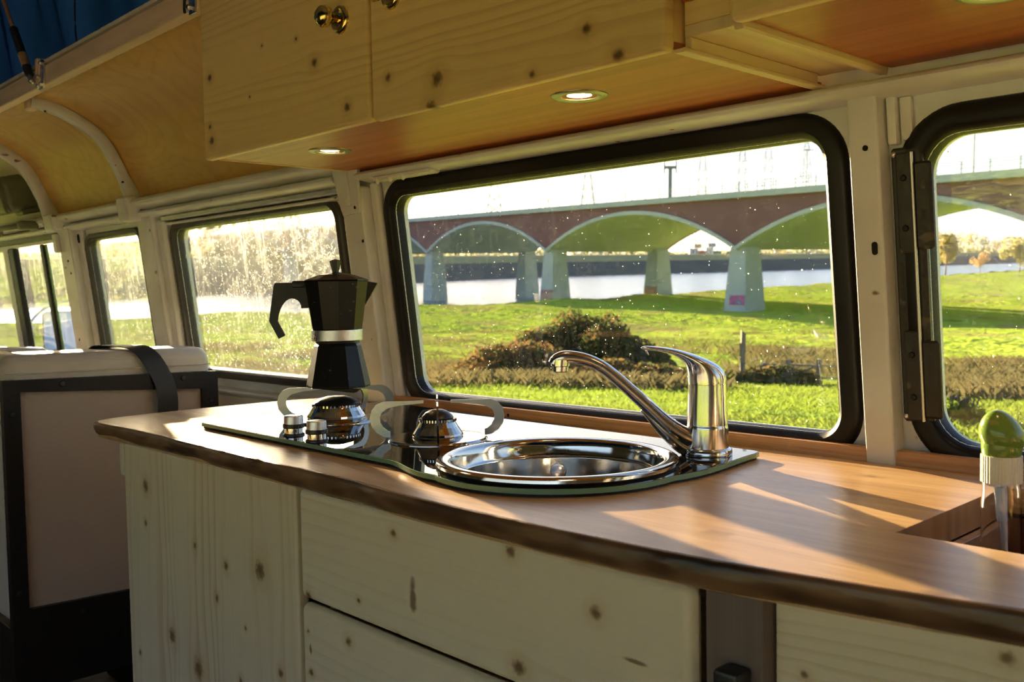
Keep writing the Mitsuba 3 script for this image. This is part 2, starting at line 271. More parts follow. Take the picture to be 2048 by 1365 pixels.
mat('bark_dark', pri((0.06, 0.05, 0.04), 0.8))
mat('river', {'type': 'bumpmap', 'tex': proc(lambda p, n, uv: noise(p.x * .55, p.y * .55) + .5 * noise(p.x * 1.7, p.y * 1.7), 0.1), 'scale': 0.16,
     'b': {'type': 'principled', 'base_color': rgb(0.07, 0.12, 0.16), 'roughness': 0.18, 'specular': 0.4}})
mat('bank_stone', pri(proc(lambda p, n, uv: mix((0.085, 0.075, 0.055), (0.15, 0.125, 0.08), fbm(p.x * .12, p.y * .12, p.z * .5))), 0.9))
mat('bank_top', pri(proc(lambda p, n, uv: mix((0.36, 0.26, 0.11), (0.24, 0.24, 0.08), fbm(p.x * .03, p.y * .03, p.z * .3))), 0.9))
def brick(p, n, uv):
    g = fbm(p.x * .12, p.y * .12, p.z * .3); s = noise((p.x + p.y) * .6, p.z * 9); t = noise((p.x - p.y) * 2.5, p.z * 12)
    return mix((0.21, 0.098, 0.090), (0.14, 0.070, 0.068), dr.clip(.6 * g + .4 * s + .3 * (t - .5), 0, 1))
mat('brick', pri(proc(brick), 0.85))
mat('concrete', pri(proc(lambda p, n, uv: mix((0.42, 0.47, 0.45), (0.33, 0.37, 0.355), fbm(p.x * .35, p.y * .35, p.z * .6))), 0.85))
mat('rail_pale', pri((0.50, 0.56, 0.50), 0.5)); mat('pylon_grey', pri((0.52, 0.55, 0.57), 0.5)); mat('pole_dark', pri((0.16, 0.17, 0.16), 0.5))
def graf(p, n, uv):
    d1, d2, r = voronoi((p.x * .7 - p.y * .7) * 1.6, p.z * 2.2); e = smoothstep(0.02, 0.10, d2 - d1)
    c = mix((0.55, 0.16, 0.30), (0.42, 0.10, 0.24), r); c = mix(c, (0.10, 0.42, 0.46), smoothstep(.80, .84, r))
    return mix((0.05, 0.04, 0.05), c, e)
mat('graffiti', pri(proc(graf), 0.8))
def graf2(p, n, uv):
    d1, d2, r = voronoi((p.x * .7 - p.y * .7) * 1.3 + 5, p.z * 1.7 + 3); e = smoothstep(0.03, 0.14, d2 - d1)
    c = mix((0.32, 0.16, 0.19), (0.40, 0.27, 0.16), r); c = mix(c, (0.50, 0.42, 0.10), smoothstep(.84, .88, r))
    return mix((0.06, 0.05, 0.06), c, e)
mat('graffiti_muted', pri(proc(graf2), 0.8))
mat('weathered', pri(proc(lambda p, n, uv: mix((0.22, 0.19, 0.14), (0.12, 0.10, 0.075), noise(p.x * 40, p.y * 40, p.z * 6))), 0.85))
for nm_, c_ in dict(box_blue=(0.16, 0.24, 0.36), box_red=(0.40, 0.14, 0.10), box_green=(0.18, 0.32, 0.20), box_white=(0.55, 0.55, 0.52), box_ochre=(0.42, 0.32, 0.16)).items(): mat(nm_, pri(c_, 0.7))

# ------------------------------------------------------------------ window wall (leans inwards with height)
def wy(z): return 1.2 - 0.12 * (z - 0.9)                 # inner face of the wall sheet
LV = np.array([0, -0.12, 1.0])
def wmesh(loops, n0, n1):
    """Loops in (x, z) on the wall, standing from n0 to n1 proud of its inner face (towards the room)."""
    m = extr(loops, n1 - n0); v = np.asarray(m.vertices)
    return tm(np.stack([v[:, 0], wy(v[:, 1]) - (v[:, 2] + n0), v[:, 1]], 1), m.faces[:, ::-1])
def wbox(x0, x1, z0, z1, n0, n1, r=0.004, seg=1):
    m = rbox((x0, -n1, z0), (x1, -n0, z1), r, seg); v = np.asarray(m.vertices)
    return tm(np.stack([v[:, 0], wy(v[:, 2]) + v[:, 1], v[:, 2]], 1), m.faces)
def W(x, n, z): return (x, wy(z) - n, z)
WIN = [  # x0, x1, z0, z1, corner radius, seal width, seal material
    (-0.487, 0.62, 0.929, 1.303, 0.045, 0.034, 'mat_rubber'),
    (-1.535, -0.615, 0.927, 1.320, 0.034, 0.033, 'mat_rubber'),
    (-2.530, -1.742, 0.935, 1.314, 0.030, 0.026, 'mat_rubber_grey'),
    (-3.170, -2.760, 0.935, 1.318, 0.030, 0.020, 'mat_rubber_grey')]
DOORW = (-3.975, -3.395, 0.92, 1.338)
QUART = (-4.62, -4.035, 0.92, 1.32)
wall = thing('wall_right', kind='structure')
holes = [rrect(a, b, c, d, r, 8) for a, b, c, d, r, s, m_ in WIN] + [rrect(*DOORW, 0.02), rrect(*QUART, 0.02)]
part(wall, 'panel', wmesh([[(-4.8, 0.0), (1.5, 0.0), (1.5, 1.42), (-4.8, 1.42)]] + holes, -0.03, 0.0), 'mat_white_paint')
rng = np.random.default_rng(5)
def specks(x0, x1, z0, z1, n, s0, s1, seed, cl=0.0):
    g = np.random.default_rng(seed); V, F = [], []
    for i in range(n):
        x, z = g.uniform(x0, x1), g.uniform(z0, z1)
        if meshkit.fbm is not None and g.uniform() < cl * (0.5 + 0.5 * math.sin(9 * x + 3 * math.sin(14 * z))): continue
        r = s0 * (s1 / s0) ** (g.uniform() ** 2.5); k = len(V); q = g.uniform(0.7, 1.4)
        for t in range(5):
            a = t * 1.2566 + g.uniform(-.3, .3); rr = r * g.uniform(.7, 1.1)
            V.append(W(x + rr * math.cos(a) / q, -0.0125, z + rr * math.sin(a) * q))
        F += [(k, k + 1, k + 2), (k, k + 2, k + 3), (k, k + 3, k + 4)]
    return tm(V, F)
SPK = [(260, .0005, .0016, .6), (1200, .0004, .0017, .5), (5200, .0006, .0034, .6), (900, .0007, .0030, .4)]
for i, (x0, x1, z0, z1, r, s, sm) in enumerate(WIN):
    w = thing(f'window_{i + 1}', kind='structure'); used[f'window_{i + 1}'] = 0
    o, q = rrect(x0 - s, x1 + s, z0 - s, z1 + s, r + s, 12), rrect(x0 + .001, x1 - .001, z0 + .001, z1 - .001, r, 12)
    mid, mid2 = rrect(x0 - s * .72, x1 + s * .72, z0 - s * .72, z1 + s * .72, r + s * .72, 12), rrect(x0 - s * .25, x1 + s * .25, z0 - s * .25, z1 + s * .25, r + s * .25, 12)
    # rounded seal: loft of four rings
    rings = [(o, 0.0), (rrect(x0 - s * .93, x1 + s * .93, z0 - s * .93, z1 + s * .93, r + s * .93, 12), .007), (mid, .012), (mid2, .012), (rrect(x0 - s * .06, x1 + s * .06, z0 - s * .06, z1 + s * .06, r + s * .06, 12), .006), (q, -0.006), (q, -0.02)]
    nn = len(o); V = np.vstack([[W(a, h, b) for a, b in L] for L, h in rings]); F = []
    for a in range(len(rings) - 1):
        for j in range(nn):
            k = (j + 1) % nn; F += [(a * nn + j, a * nn + k, (a + 1) * nn + k), (a * nn + j, (a + 1) * nn + k, (a + 1) * nn + j)]
    part(w, 'seal', tm(V, F), sm, smooth=40)
    g = np.array([W(a, -0.014, b) for a, b in rrect(x0 - .002, x1 + .002, z0 - .002, z1 + .002, r, 8)]); c = g.mean(0); k = len(g)
    fan = tm(np.vstack([g, c]), [(j, (j + 1) % k, k) for j in range(k)])
    part(w, 'pane', fan, 'mat_pane')
    part(w, 'dirt_film', xf(fan, t=(0, 0.0025, 0)), ['mat_film_right', 'mat_film_clean', 'mat_film_dirty', 'mat_film_dirty'][i], label='thin film of road dirt on the glass')
    n_, s0_, s1_, cl_ = SPK[i]
    part(w, 'dirt_specks', specks(x0 + .01, min(x1, .1) - .01, z0 + .01, z1 - .01, n_, s0_, s1_, 40 + i, cl_), 'mat_speck', kind='stuff', label='dried water spots and dirt specks on the glass')
# hinge column of the rear side door, left of window_1
wd = 'window_1'
part(wd, 'hinge_column', wbox(-.524, -.486, .955, 1.292, 0, .012, .003), 'mat_hinge_black', label='black painted hinge column')
for z0, z1 in ((1.165, 1.285), (.957, 1.07)):
    h = part(wd, 'hinge_leaf', wbox(-.516, -.497, z0, z1, .012, .018, .002), 'mat_hinge_black')
    part(wd, 'hinge_leaf', wbox(-.4955, -.474, z0 + .004, z1 - .012, .010, .017, .003), 'mat_hinge_black')
    for z in (z0 + .03, z1 - .03): part(wd, 'screw', xf(lathe([(0, .003), (.003, .0025), (.0042, 0), (.0042, -.002)], 12), rot((1, 0, 0), 90), W(-.5065, .0185, z)), 'mat_black_metal', smooth=30)
part(wd, 'hinge_pin', rod(W(-.4965, .016, .957), W(-.4965, .016, 1.285), .0022), 'mat_zinc', smooth=40)
for z in (.962, 1.284): part(wd, 'rivet', xf(trimesh.creation.icosphere(2, .004), t=W(-.519, .013, z)), 'mat_zinc', smooth=True)
# pillars
def pillar(x0, x1, z0, z1, n, r=.008): return part(wall, 'pillar', wbox(x0, x1, z0, z1, 0, n, r, 3), 'mat_white_paint', smooth=35)
pillar(-.567, -.529, .88, 1.368, .032, .004)
part(wall, 'edge_strip', wbox(-.572, -.567, .90, 1.30, 0, .020, .002), 'mat_white_paint')
part(wall, 'cover_strip', wbox(-.512, -.497, 1.30, 1.352, .0, .008, .003, 2), 'mat_white_paint', smooth=35)
part(wall, 'weld_flange', wbox(-.526, -.514, 1.296, 1.36, .0, .014, .003, 2), 'mat_white_paint', smooth=35)
for x, z, r in ((-.545, 1.2935, .0035), (-.538, 1.362, .005)): part(wall, 'screw_hole', xf(lathe([(0, .0006), (r, .0006), (r, -.002)], 14), rot((1, 0, 0), 90), W(x, .0325, z)), 'mat_hole')
part(wall, 'slot_hole', plate(rrect(-.0035, .0035, -.008, .008, .0034, 5), .0012, W(-.5395, .0325, 1.172), (1, 0, 0), (0, -.12, 1), (0, -1, -.12)), 'mat_hole')
pillar(-1.662, -1.592, .90, 1.345, .040, .006)
part(wall, 'pillar_return', wbox(-1.592, -1.566, .90, 1.352, 0, .018, .008, 3), 'mat_white_paint', smooth=35)
part(wall, 'pillar_flange', wbox(-1.700, -1.662, .905, 1.350, 0, .016, .008, 3), 'mat_white_paint', smooth=35)
gus = [(-1.675, 1.392), (-1.575, 1.392), (-1.588, 1.365), (-1.594, 1.30), (-1.597, 1.292), (-1.652, 1.288), (-1.660, 1.31), (-1.668, 1.36)]
part(wall, 'gusset_plate', wmesh(gus, .040, .046), 'mat_white_paint')
part(wall, 'gusset_rib', wbox(-1.632, -1.618, 1.305, 1.375, .044, .052, .003, 2), 'mat_white_paint', smooth=35)
for x, z, n_ in ((-1.607, 1.302, .0465), (-1.602, 1.235, .0405), (-1.668, 1.315, .0165)): part(wall, 'screw_hole', xf(lathe([(0, .0006), (.0032, .0006), (.0032, -.002)], 12), rot((1, 0, 0), 90), W(x, n_, z)), 'mat_hole')
pillar(-2.700, -2.600, .40, 1.372, .036, .010)
part(wall, 'pillar_return', wbox(-2.600, -2.556, .40, 1.345, 0, .026, .012, 3), 'mat_white_paint', smooth=35)
pillar(-3.335, -3.225, .40, 1.385, .040, .008)
part(wall, 'pillar_return', wbox(-3.225, -3.185, .40, 1.355, 0, .018, .008, 3), 'mat_white_paint', smooth=35)
part(wall, 'slot_hole', plate(rrect(-.009, .009, -.014, .014, .008, 5), .0012, W(-3.205, .0185, 1.325), (1, 0, 0), (0, -.12, 1), (0, -1, -.12)), 'mat_hole')
for x, z, n_ in ((-3.262, 1.215, .0405), (-3.27, 1.255, .0405), (-3.285, .995, .0405)): part(wall, 'screw_hole', xf(lathe([(0, .0006), (.004, .0006), (.004, -.002)], 12), rot((1, 0, 0), 90), W(x, n_, z)), 'mat_hole')
# header rails along the window wall
def xrail(x0, x1, prof, n=2):
    """prof: (n proud, z) closed outline, swept along x."""
    v = []; k = len(prof)
    for x in (x0, x1): v += [(x, wy(z) - q, z) for q, z in prof]
    f = [(i, (i + 1) % k, k + (i + 1) % k) for i in range(k)] + [(i, k + (i + 1) % k, k + i) for i in range(k)]
    cap = extr(np.asarray(prof), 1).faces
    m = hull(v) if n == 0 else tm(v, f + [(0, i, i + 1) for i in range(1, k - 1)] + [(k, k + i + 1, k + i) for i in range(1, k - 1)])
    return m
roundp = lambda n0, z0, z1, d: [(n0, z0)] + [(n0 + d * math.sin(t) ** .7, z0 + (z1 - z0) * (1 - math.cos(t)) / 2) for t in np.linspace(.15, math.pi - .15, 9)] + [(n0, z1)]
tr = thing('trim_1', kind='structure')
part(tr, 'header_rail', xrail(-4.7, -1.66, roundp(0, 1.376, 1.412, .062)), 'mat_white_paint', smooth=50)
part(tr, 'lower_rail', xrail(-4.7, -1.68, roundp(0, 1.352, 1.376, .045)), 'mat_white_paint', smooth=50)
part(tr, 'drip_channel', xrail(-2.555, -1.67, [(0, 1.338), (.024, 1.338), (.026, 1.341), (.026, 1.349), (.02, 1.352), (0, 1.352)]), 'mat_zinc')
part(tr, 'channel_lip', xrail(-2.555, -1.70, roundp(0, 1.326, 1.336, .018)), 'mat_white_paint', smooth=50)
tr2 = thing('trim_2', kind='structure')
part(tr2, 'header_rail', xrail(-1.59, 1.5, roundp(0, 1.352, 1.374, .052)), 'mat_white_paint', smooth=50)
part(tr2, 'weld_tab', wbox(-1.54, -1.36, 1.347, 1.356, .02, .046, .004, 2), 'mat_white_paint', smooth=35)
for x in (-1.52, -1.48, -1.44): part(tr2, 'weld_bead', xf(trimesh.creation.icosphere(2, .005), np.diag([.8, 1, 1.3]), W(x, .046, 1.347)), 'mat_white_paint', smooth=True)
part(wall, 'joint_bracket', wbox(-3.345, -3.255, 1.352, 1.408, .03, .075, .008, 3), 'mat_white_paint', smooth=35)
part(wall, 'joint_bracket', wbox(-2.735, -2.66, 1.345, 1.415, .03, .072, .010, 3), 'mat_white_paint', smooth=35)
part(wall, 'latch_plate', wbox(-3.345, -3.315, 1.285, 1.345, .04, .055, .003), 'mat_white_paint')
part(wall, 'inner_sill', xrail(-2.56, -1.66, roundp(0, .868, .888, .022)), 'mat_white_paint', smooth=50)
part(wall, 'lower_panel', wbox(-2.56, -1.68, .60, .868, 0, .012, .003), 'mat_cream_paint')

# front passenger door window with its sliding pane, quarter window
d1 = thing('door_1', kind='structure')
x0, x1, z0, z1 = DOORW
part(d1, 'window_frame', wmesh([rrect(x0 - .05, x1 + .03, z0 - .05, z1 + .012, .02), rrect(x0, x1, z0, z1 - .012, .015)], 0, .014), 'mat_white_paint')
part(d1, 'top_channel', wbox(x0 - .1, x1 + .03, z1 - .002, z1 + .024, .0, .030, .006, 2), 'mat_rubber_grey', smooth=35)
part(d1, 'front_seal', wbox(x0 - .005, x0 + .060, z0 - .02, z1 - .012, -.01, .012, .006, 2), 'mat_rubber', smooth=35)
part(d1, 'rear_seal', wbox(x1 - .018, x1 - .002, z0 - .02, z1 - .012, -.01, .010, .004, 2), 'mat_rubber', smooth=35)
part(d1, 'sliding_bar', wbox(-3.640, -3.605, z0 - .02, z1 - .012, -.012, .004, .004, 2), 'mat_rubber', smooth=35)
part(d1, 'pane_edge', wbox(-3.603, -3.585, z0 - .02, z1 - .012, -.008, -.003, .001), 'mat_glass_edge')
def wquad(a, b, c, d, n): return tm([W(a, n, c), W(b, n, c), W(b, n, d), W(a, n, d)], [(0, 1, 2), (0, 2, 3)])
for a, b, n_ in ((x0, -3.62, -.012), (-3.62, x1, -.006)):
    part(d1, 'pane', wquad(a, b, z0, z1, n_), 'mat_pane'); part(d1, 'dirt_film', wquad(a, b, z0, z1, n_ - .0025), 'mat_film_dirty', label='thin film of road dirt on the glass')
w5 = thing('window_5', kind='structure')
x0, x1, z0, z1 = QUART
part(w5, 'frame', wmesh([rrect(x0 - .03, x1 + .03, z0 - .03, z1 + .03, .02), rrect(x0, x1, z0, z1, .015)], 0, .012), 'mat_white_paint')
part(w5, 'pane', wquad(x0, x1, z0, z1, -.012), 'mat_pane')
part(w5, 'dirt_film', wquad(x0, x1, z0, z1, -.0145), 'mat_film_dirty')

# ------------------------------------------------------------------ roof lining, ribs, opposite side, floor, front and rear
PROF = np.array([(.80, 1.662), (.86, 1.660), (.915, 1.652), (.98, 1.624), (1.033, 1.587), (1.075, 1.525), (1.108, 1.455), (1.130, 1.405)])
PROF = spline(PROF, 22)
def shell(x0, x1, prof, t, sgn=1):
    p = np.asarray(prof); d = np.gradient(p, axis=0); d /= np.linalg.norm(d, axis=1, keepdims=True); q = p + t * np.stack([-d[:, 1], d[:, 0]], 1)
    k = len(p); ring = np.vstack([p, q[::-1]]); n = len(ring); v = [(x, y * sgn, z) for x in (x0, x1) for y, z in ring]
    f = [(i, (i + 1) % n, n + (i + 1) % n) for i in range(n)] + [(i, n + (i + 1) % n, n + i) for i in range(n)]
    for b in (0, n):
        for i in range(k - 1): f += [(b + i, b + i + 1, b + n - 2 - i), (b + i, b + n - 2 - i, b + n - 1 - i)]
    return tm(v, f)
ceil = thing('ceiling', kind='structure')
part(ceil, 'lining_panel', shell(-2.705, -1.618, PROF, .006), 'mat_birch_lining', smooth=40, label='golden birch plywood lining panel')
part(ceil, 'lining_panel', shell(-3.375, -2.709, PROF, .006), 'mat_birch_lining', smooth=40, label='golden birch plywood lining panel')
part(ceil, 'front_panel', shell(-4.8, -3.379, PROF, .006), 'mat_cream_paint', smooth=40, label='cream painted roof side above the front door')
part(ceil, 'outer_skin', shell(-4.8, 1.5, PROF + np.array([[.0, .035]]), .008), 'mat_roof_white', smooth=40)
part(ceil, 'opposite_lining', shell(-4.8, 1.5, PROF, .006, -1), 'mat_cabin_dark', smooth=40)
part(ceil, 'front_roof', box((-4.85, -.80, 1.66), (-3.3, .80, 1.68)), 'mat_cream_paint')
part(ceil, 'rear_roof', box((.9, -.80, 1.66), (1.55, .80, 1.68)), 'mat_cream_paint')
part(ceil, 'pop_top_roof', box((-3.4, -.90, 2.36), (1.0, .90, 2.40)), 'mat_roof_white')
def rib(x, pts, r, foot):
    p = spline([(x, y, z) for y, z in pts], 28); rr = np.interp(np.linspace(0, 1, 28), [0, .8, 1], [r, r, foot])
    return sweep(p, rr, rr * .8, 12, up=(1, 0, 0), power=.7)
ra = [(.845, 1.650), (.905, 1.640), (.968, 1.612), (1.020, 1.576), (1.060, 1.516), (1.092, 1.449), (1.108, 1.415), (1.116, 1.385)]
part(ceil, 'roof_rib', rib(-2.705, ra, .017, .030), 'mat_white_paint', smooth=50, label='curved white painted steel rib')
part(ceil, 'roof_rib', rib(-3.385, [(y + .0, z) for y, z in ra], .021, .034), 'mat_white_paint', smooth=50, label='curved white painted steel rib')
part(ceil, 'rib_block', rbox((-2.735, .838, 1.630), (-2.700, .864, 1.668), .004), 'mat_beam_wood', label='small wooden block at the rib end')
for y, z in ((.885, 1.6275), (1.083, 1.4545)): part(ceil, 'screw_hole', xf(trimesh.creation.icosphere(1, .0032), t=(-2.692, y - .008, z)), 'mat_hole', smooth=True)
bm = thing('roof_beam', 'pale birch ledge beam running along the roof opening under the blue canvas', 'beam')
part(bm, 'board', rbox((-4.4, .800, 1.646), (-2.482, .826, 1.692), .002), 'mat_beam_wood')
part(bm, 'board', rbox((-2.470, .800, 1.646), (-1.634, .826, 1.692), .002), 'mat_beam_wood')
part(bm, 'end_block', rbox((-2.484, .790, 1.646), (-2.468, .826, 1.712), .002), 'mat_beam_wood')
# canvas of the pop-top with hanging folds
def canvas_mesh(x0, x1, y, z0, z1, lean, nx=160, nz=26, axis=0, seed=0):
    g = np.random.default_rng(seed); u = np.linspace(x0, x1, nx); v = np.linspace(0, 1, nz); U, Vv = np.meshgrid(u, v, indexing='ij')
    D = sum(a * np.sin(f * (U + s * Vv) + ph) for a, f, s, ph in ((.014, 17, .35, 1.), (.008, 31, .25, 2.2), (.006, 47, .5, .4))) * (.25 + .75 * np.sin(np.pi * Vv)) ** .6
    Y = y + lean * Vv + D; Z = z0 + (z1 - z0) * Vv
    P = np.stack([U, Y, Z], -1) if axis == 0 else np.stack([Y, U, Z], -1)
    i, j = np.meshgrid(np.arange(nx - 1), np.arange(nz - 1), indexing='ij'); a = (i * nz + j).ravel()
    return tm(P.reshape(-1, 3), np.vstack([np.stack([a, a + nz, a + nz + 1], 1), np.stack([a, a + nz + 1, a + 1], 1)]))
cv = thing('tent_canvas', 'dark blue pop-top tent canvas hanging in folds above the birch beam', 'tent canvas')
part(cv, 'side_panel', canvas_mesh(-3.3, .95, .845, 1.66, 2.37, .02, seed=1), 'mat_blue_canvas', smooth=True)
part(cv, 'side_panel', canvas_mesh(-3.3, .95, -.845, 1.66, 2.37, -.02, seed=2), 'mat_blue_canvas', smooth=True)
part(cv, 'end_panel', canvas_mesh(-.86, .86, -3.32, 1.66, 2.37, .0, 60, 20, 1, 3), 'mat_blue_canvas', smooth=True)
part(cv, 'end_panel', canvas_mesh(-.86, .86, .96, 1.66, 2.37, .0, 60, 20, 1, 4), 'mat_blue_canvas', smooth=True)
part(cv, 'seam_cord', sweep(spline([(-2.30, .828, 2.05), (-2.29, .826, 1.92), (-2.31, .827, 1.80), (-2.30, .826, 1.70)], 30), .002, sides=6), 'mat_black_plastic', smooth=True, label='dark seam line')
# gas struts
gs = thing('gas_strut', 'black gas strut with brown rod fixed to the birch beam by a zinc bracket', 'gas strut')
A, B = np.array([-2.500, .785, 1.665]), np.array([-2.715, .785, 1.935]); D = (B - A) / np.linalg.norm(B - A)
part(gs, 'cylinder', sweep([A + D * .012, A + D * .018, A + D * .185, A + D * .19], [.007, .0105, .0105, .007], sides=20, up=(0, 1, 0)), 'mat_black_plastic', smooth=40)
part(gs, 'rod', rod(A + D * .19, A + D * .42, .0052), 'mat_plank', smooth=True, label='brown piston rod')
part(gs, 'sticker', sweep([A + D * .045, A + D * .090], .0107, sides=20, up=(0, 1, 0), caps=False), 'mat_plank', smooth=40, label='brown label on the cylinder')
part(gs, 'end_joint', cat(rod(A - D * .008, A + D * .014, .006), xf(trimesh.creation.icosphere(2, .008), t=A - D * .006)), 'mat_zinc', smooth=40)
bk = part(gs, 'bracket', plate([(-.018, -.030), (.010, -.030), (.020, -.005), (.022, .030), (.006, .040), (-.012, .032), (-.016, .0)], .003, (-2.462, .799, 1.668), (1, 0, 0), (0, 0, 1), (0, -1, 0)), 'mat_zinc', label='zinc plated mounting bracket')
for x, z in ((-2.450, 1.697), (-2.472, 1.668), (-2.452, 1.648), (-2.474, 1.646)): part(gs, 'bolt', xf(lathe([(0, .008), (.004, .008), (.006, .005), (.006, 0)], 6), rot((1, 0, 0), 90), (x, .796, z)), 'mat_zinc', smooth=20)
gb = thing('stay_bracket', 'small zinc stay bracket beside the top left corner of the overhead cupboard', 'bracket')
part(gb, 'plate', plate([(-.012, -.02), (.012, -.02), (.012, .03), (-.004, .03), (-.012, .01)], .003, (-1.652, .799, 1.658), (1, 0, 0), (0, 0, 1), (0, -1, 0)), 'mat_zinc')
part(gb, 'wire_clip', sweep(spline([(-1.668, .79, 1.642), (-1.658, .785, 1.655), (-1.650, .785, 1.68), (-1.656, .788, 1.71)], 16), .0025, sides=8), 'mat_black_metal', smooth=True)
part(gb, 'bolt', xf(lathe([(0, .008), (.004, .008), (.006, .005), (.006, 0)], 6), rot((1, 0, 0), 90), (-1.655, .796, 1.650)), 'mat_zinc', smooth=20)
# the rest of the van body
fl = single('floor', box((-4.9, -1.3, -.05), (1.6, 1.32, 0.0)), 'mat_floor_dark', kind='structure')
wl = thing('wall_left', kind='structure')
part(wl, 'panel', plate([[(-4.8, 0), (1.5, 0), (1.5, 1.42), (-4.8, 1.42)], rrect(-1.72, 1.35, .50, 1.40, .05)], .03, (0, -1.17, 0), (1, 0, 0), (0, 0, 1), (0, -1, 0)), 'mat_cabin_dark')
wr = thing('wall_rear', kind='structure')
part(wr, 'panel', plate([[(-1.2, 0), (1.2, 0), (1.12, 1.42), (.8, 1.68), (-.8, 1.68), (-1.12, 1.42)]], .03, (1.5, 0, 0), (0, 1, 0), (0, 0, 1), (1, 0, 0)), 'mat_cabin_dark')
wf = thing('wall_front', kind='structure')
part(wf, 'panel', plate([[(-1.2, 0), (1.2, 0), (1.12, 1.42), (.8, 1.68), (-.8, 1.68), (-1.12, 1.42)], rrect(.15, 1.05, .93, 1.40, .08)], .03, (-4.78, 0, 0), (0, 1, 0), (0, 0, 1), (1, 0, 0)), 'mat_white_paint')

# ------------------------------------------------------------------ overhead cupboards and their lamps
FY = 0.800
def door_front(parent, x0, x1, z0, z1, y0, y1, bsdf, r=.006, name='door'):
    return part(parent, name, rbox((x0, y0, z0), (x1, y1, z1), r, 3), bsdf, smooth=35)
def knob(parent, x, z):
    M_ = rot((1, 0, 0), 90)
    k = part(parent, 'knob', xf(lathe([(0, .003), (.008, .003), (.012, .004), (.015, .006), (.018, .0055), (.0205, .003), (.021, 0), (0, 0)], 40), M_, (x, FY, z)), 'mat_brass', smooth=40, label='polished brass knob on a round back plate')
    q = labels.get(k); 
    return k, xf(lathe([(0, .004), (.006, .004), (.0055, .014), (.008, .019), (.0145, .024), (.016, .029), (.0145, .035), (.009, .0395), (0, .041)], 40), M_, (x, FY, z))
oc = thing('overhead_cupboard', 'long two-door knotty pine overhead cupboard with brass knobs above the window', 'cupboard')
dl = door_front(oc, -1.632, -1.1215, 1.373, 1.690, FY, .819, 'mat_pine_upper')
dr_ = door_front(oc, -1.1155, -.603, 1.371, 1.690, FY, .819, 'mat_pine_upper')
for dd, kx, kz in ((dl, -1.186, 1.527), (dr_, -1.062, 1.535)):
    k, ball = knob(dd, kx, kz)
    part(dd, 'knob_ball', ball, 'mat_brass', smooth=40)
part(oc, 'bottom_panel', rbox((-1.616, .8195, 1.3755), (-.606, 1.128, 1.384), .001), 'mat_mahogany_ply', label='reddish brown plywood underside')
sidep = [(.8195, 1.384), (1.10, 1.384), (1.085, 1.45), (1.045, 1.535), (1.0, 1.575), (.93, 1.61), (.8195, 1.62)]
for x in (-1.614, -.622): part(oc, 'side_panel', plate(sidep, .015, (x, 0, 0), (0, 1, 0), (0, 0, 1), (1, 0, 0)), 'mat_pine_plain')
part(oc, 'edge_lip', rbox((-1.6165, .8195, 1.3735), (-1.6135, 1.128, 1.3765), .001), 'mat_pine_filler', label='pale edge strip of the underside')
oc2 = thing('overhead_cupboard', 'right-hand pine overhead cupboard cut off by the frame, above the small right window', 'cupboard')
door_front(oc2, -.522, .45, 1.380, 1.690, .790, .812, 'mat_pine_plain', .008)
part(oc2, 'bottom_panel', rbox((-.516, .8125, 1.385), (.45, 1.125, 1.394), .001), 'mat_mahogany_ply', label='reddish brown plywood underside')
part(oc2, 'side_panel', plate([(y, z + .01) for y, z in sidep], .015, (-.516, 0, 0), (0, 1, 0), (0, 0, 1), (1, 0, 0)), 'mat_pine_plain')
part(oc2, 'edge_strip', rbox((-.5285, .81, 1.3775), (-.5165, 1.122, 1.3945), .002), 'mat_pine_filler', label='light pine strip along the side')
fp = thing('filler_board', 'plain pale pine filler board between the two overhead cupboards', 'board')
part(fp, 'underside', rbox((-.604, .835, 1.3895), (-.529, 1.118, 1.402), .001), 'mat_pine_filler')
part(fp, 'front_rail', rbox((-.604, .835, 1.4022), (-.529, .853, 1.60), .001), 'mat_pine_plain')
part(fp, 'front_rail', rbox((-.604, .830, 1.425), (-.529, .8345, 1.438), .001), 'mat_mahogany_ply', label='brown stripe across the rail')
part(fp, 'batten', rbox((-.606, .8195, 1.3710), (-.592, 1.112, 1.3755), .001), 'mat_pine_filler', label='thin batten along the cupboard side')
part(fp, 'batten', rbox((-.6045, .836, 1.3758), (-.596, 1.10, 1.3893), .001), 'mat_pine_filler')
for i, (x, y, z, lab) in enumerate(((-1.409, .921, 1.3755, 'small round recessed lamp lit under the left end of the long overhead cupboard'), (-.826, .916, 1.3755, 'round recessed lamp lit under the overhead cupboard above the middle of the big window'), (-.318, .905, 1.385, 'round recessed lamp lit under the right-hand overhead cupboard'))):
    L = thing('recessed_lamp', lab, 'lamp', 'recessed cupboard lamps')
    part(L, 'trim_ring', xf(lathe([(.0235, .004), (.0235, -.0015), (.027, -.003), (.033, -.003), (.0365, -.0012), (.037, .0), (.037, .002)], 48), t=(x, y, z)), 'mat_lamp_trim', smooth=40)
    part(L, 'diffuser', xf(lathe([(0, .003), (.024, .003), (.024, .0005), (0, -.001)][::-1], 40), t=(x, y, z)), 'mat_lamp_face', emit=[9.0, 5.6, 2.6], smooth=False)
    for a in (20, 200): part(L, 'screw', xf(trimesh.creation.icosphere(1, .0018), np.diag([1, 1, .4]), (x + .0305 * math.cos(math.radians(a)), y + .0305 * math.sin(math.radians(a)), z - .003)), 'mat_zinc', smooth=True)

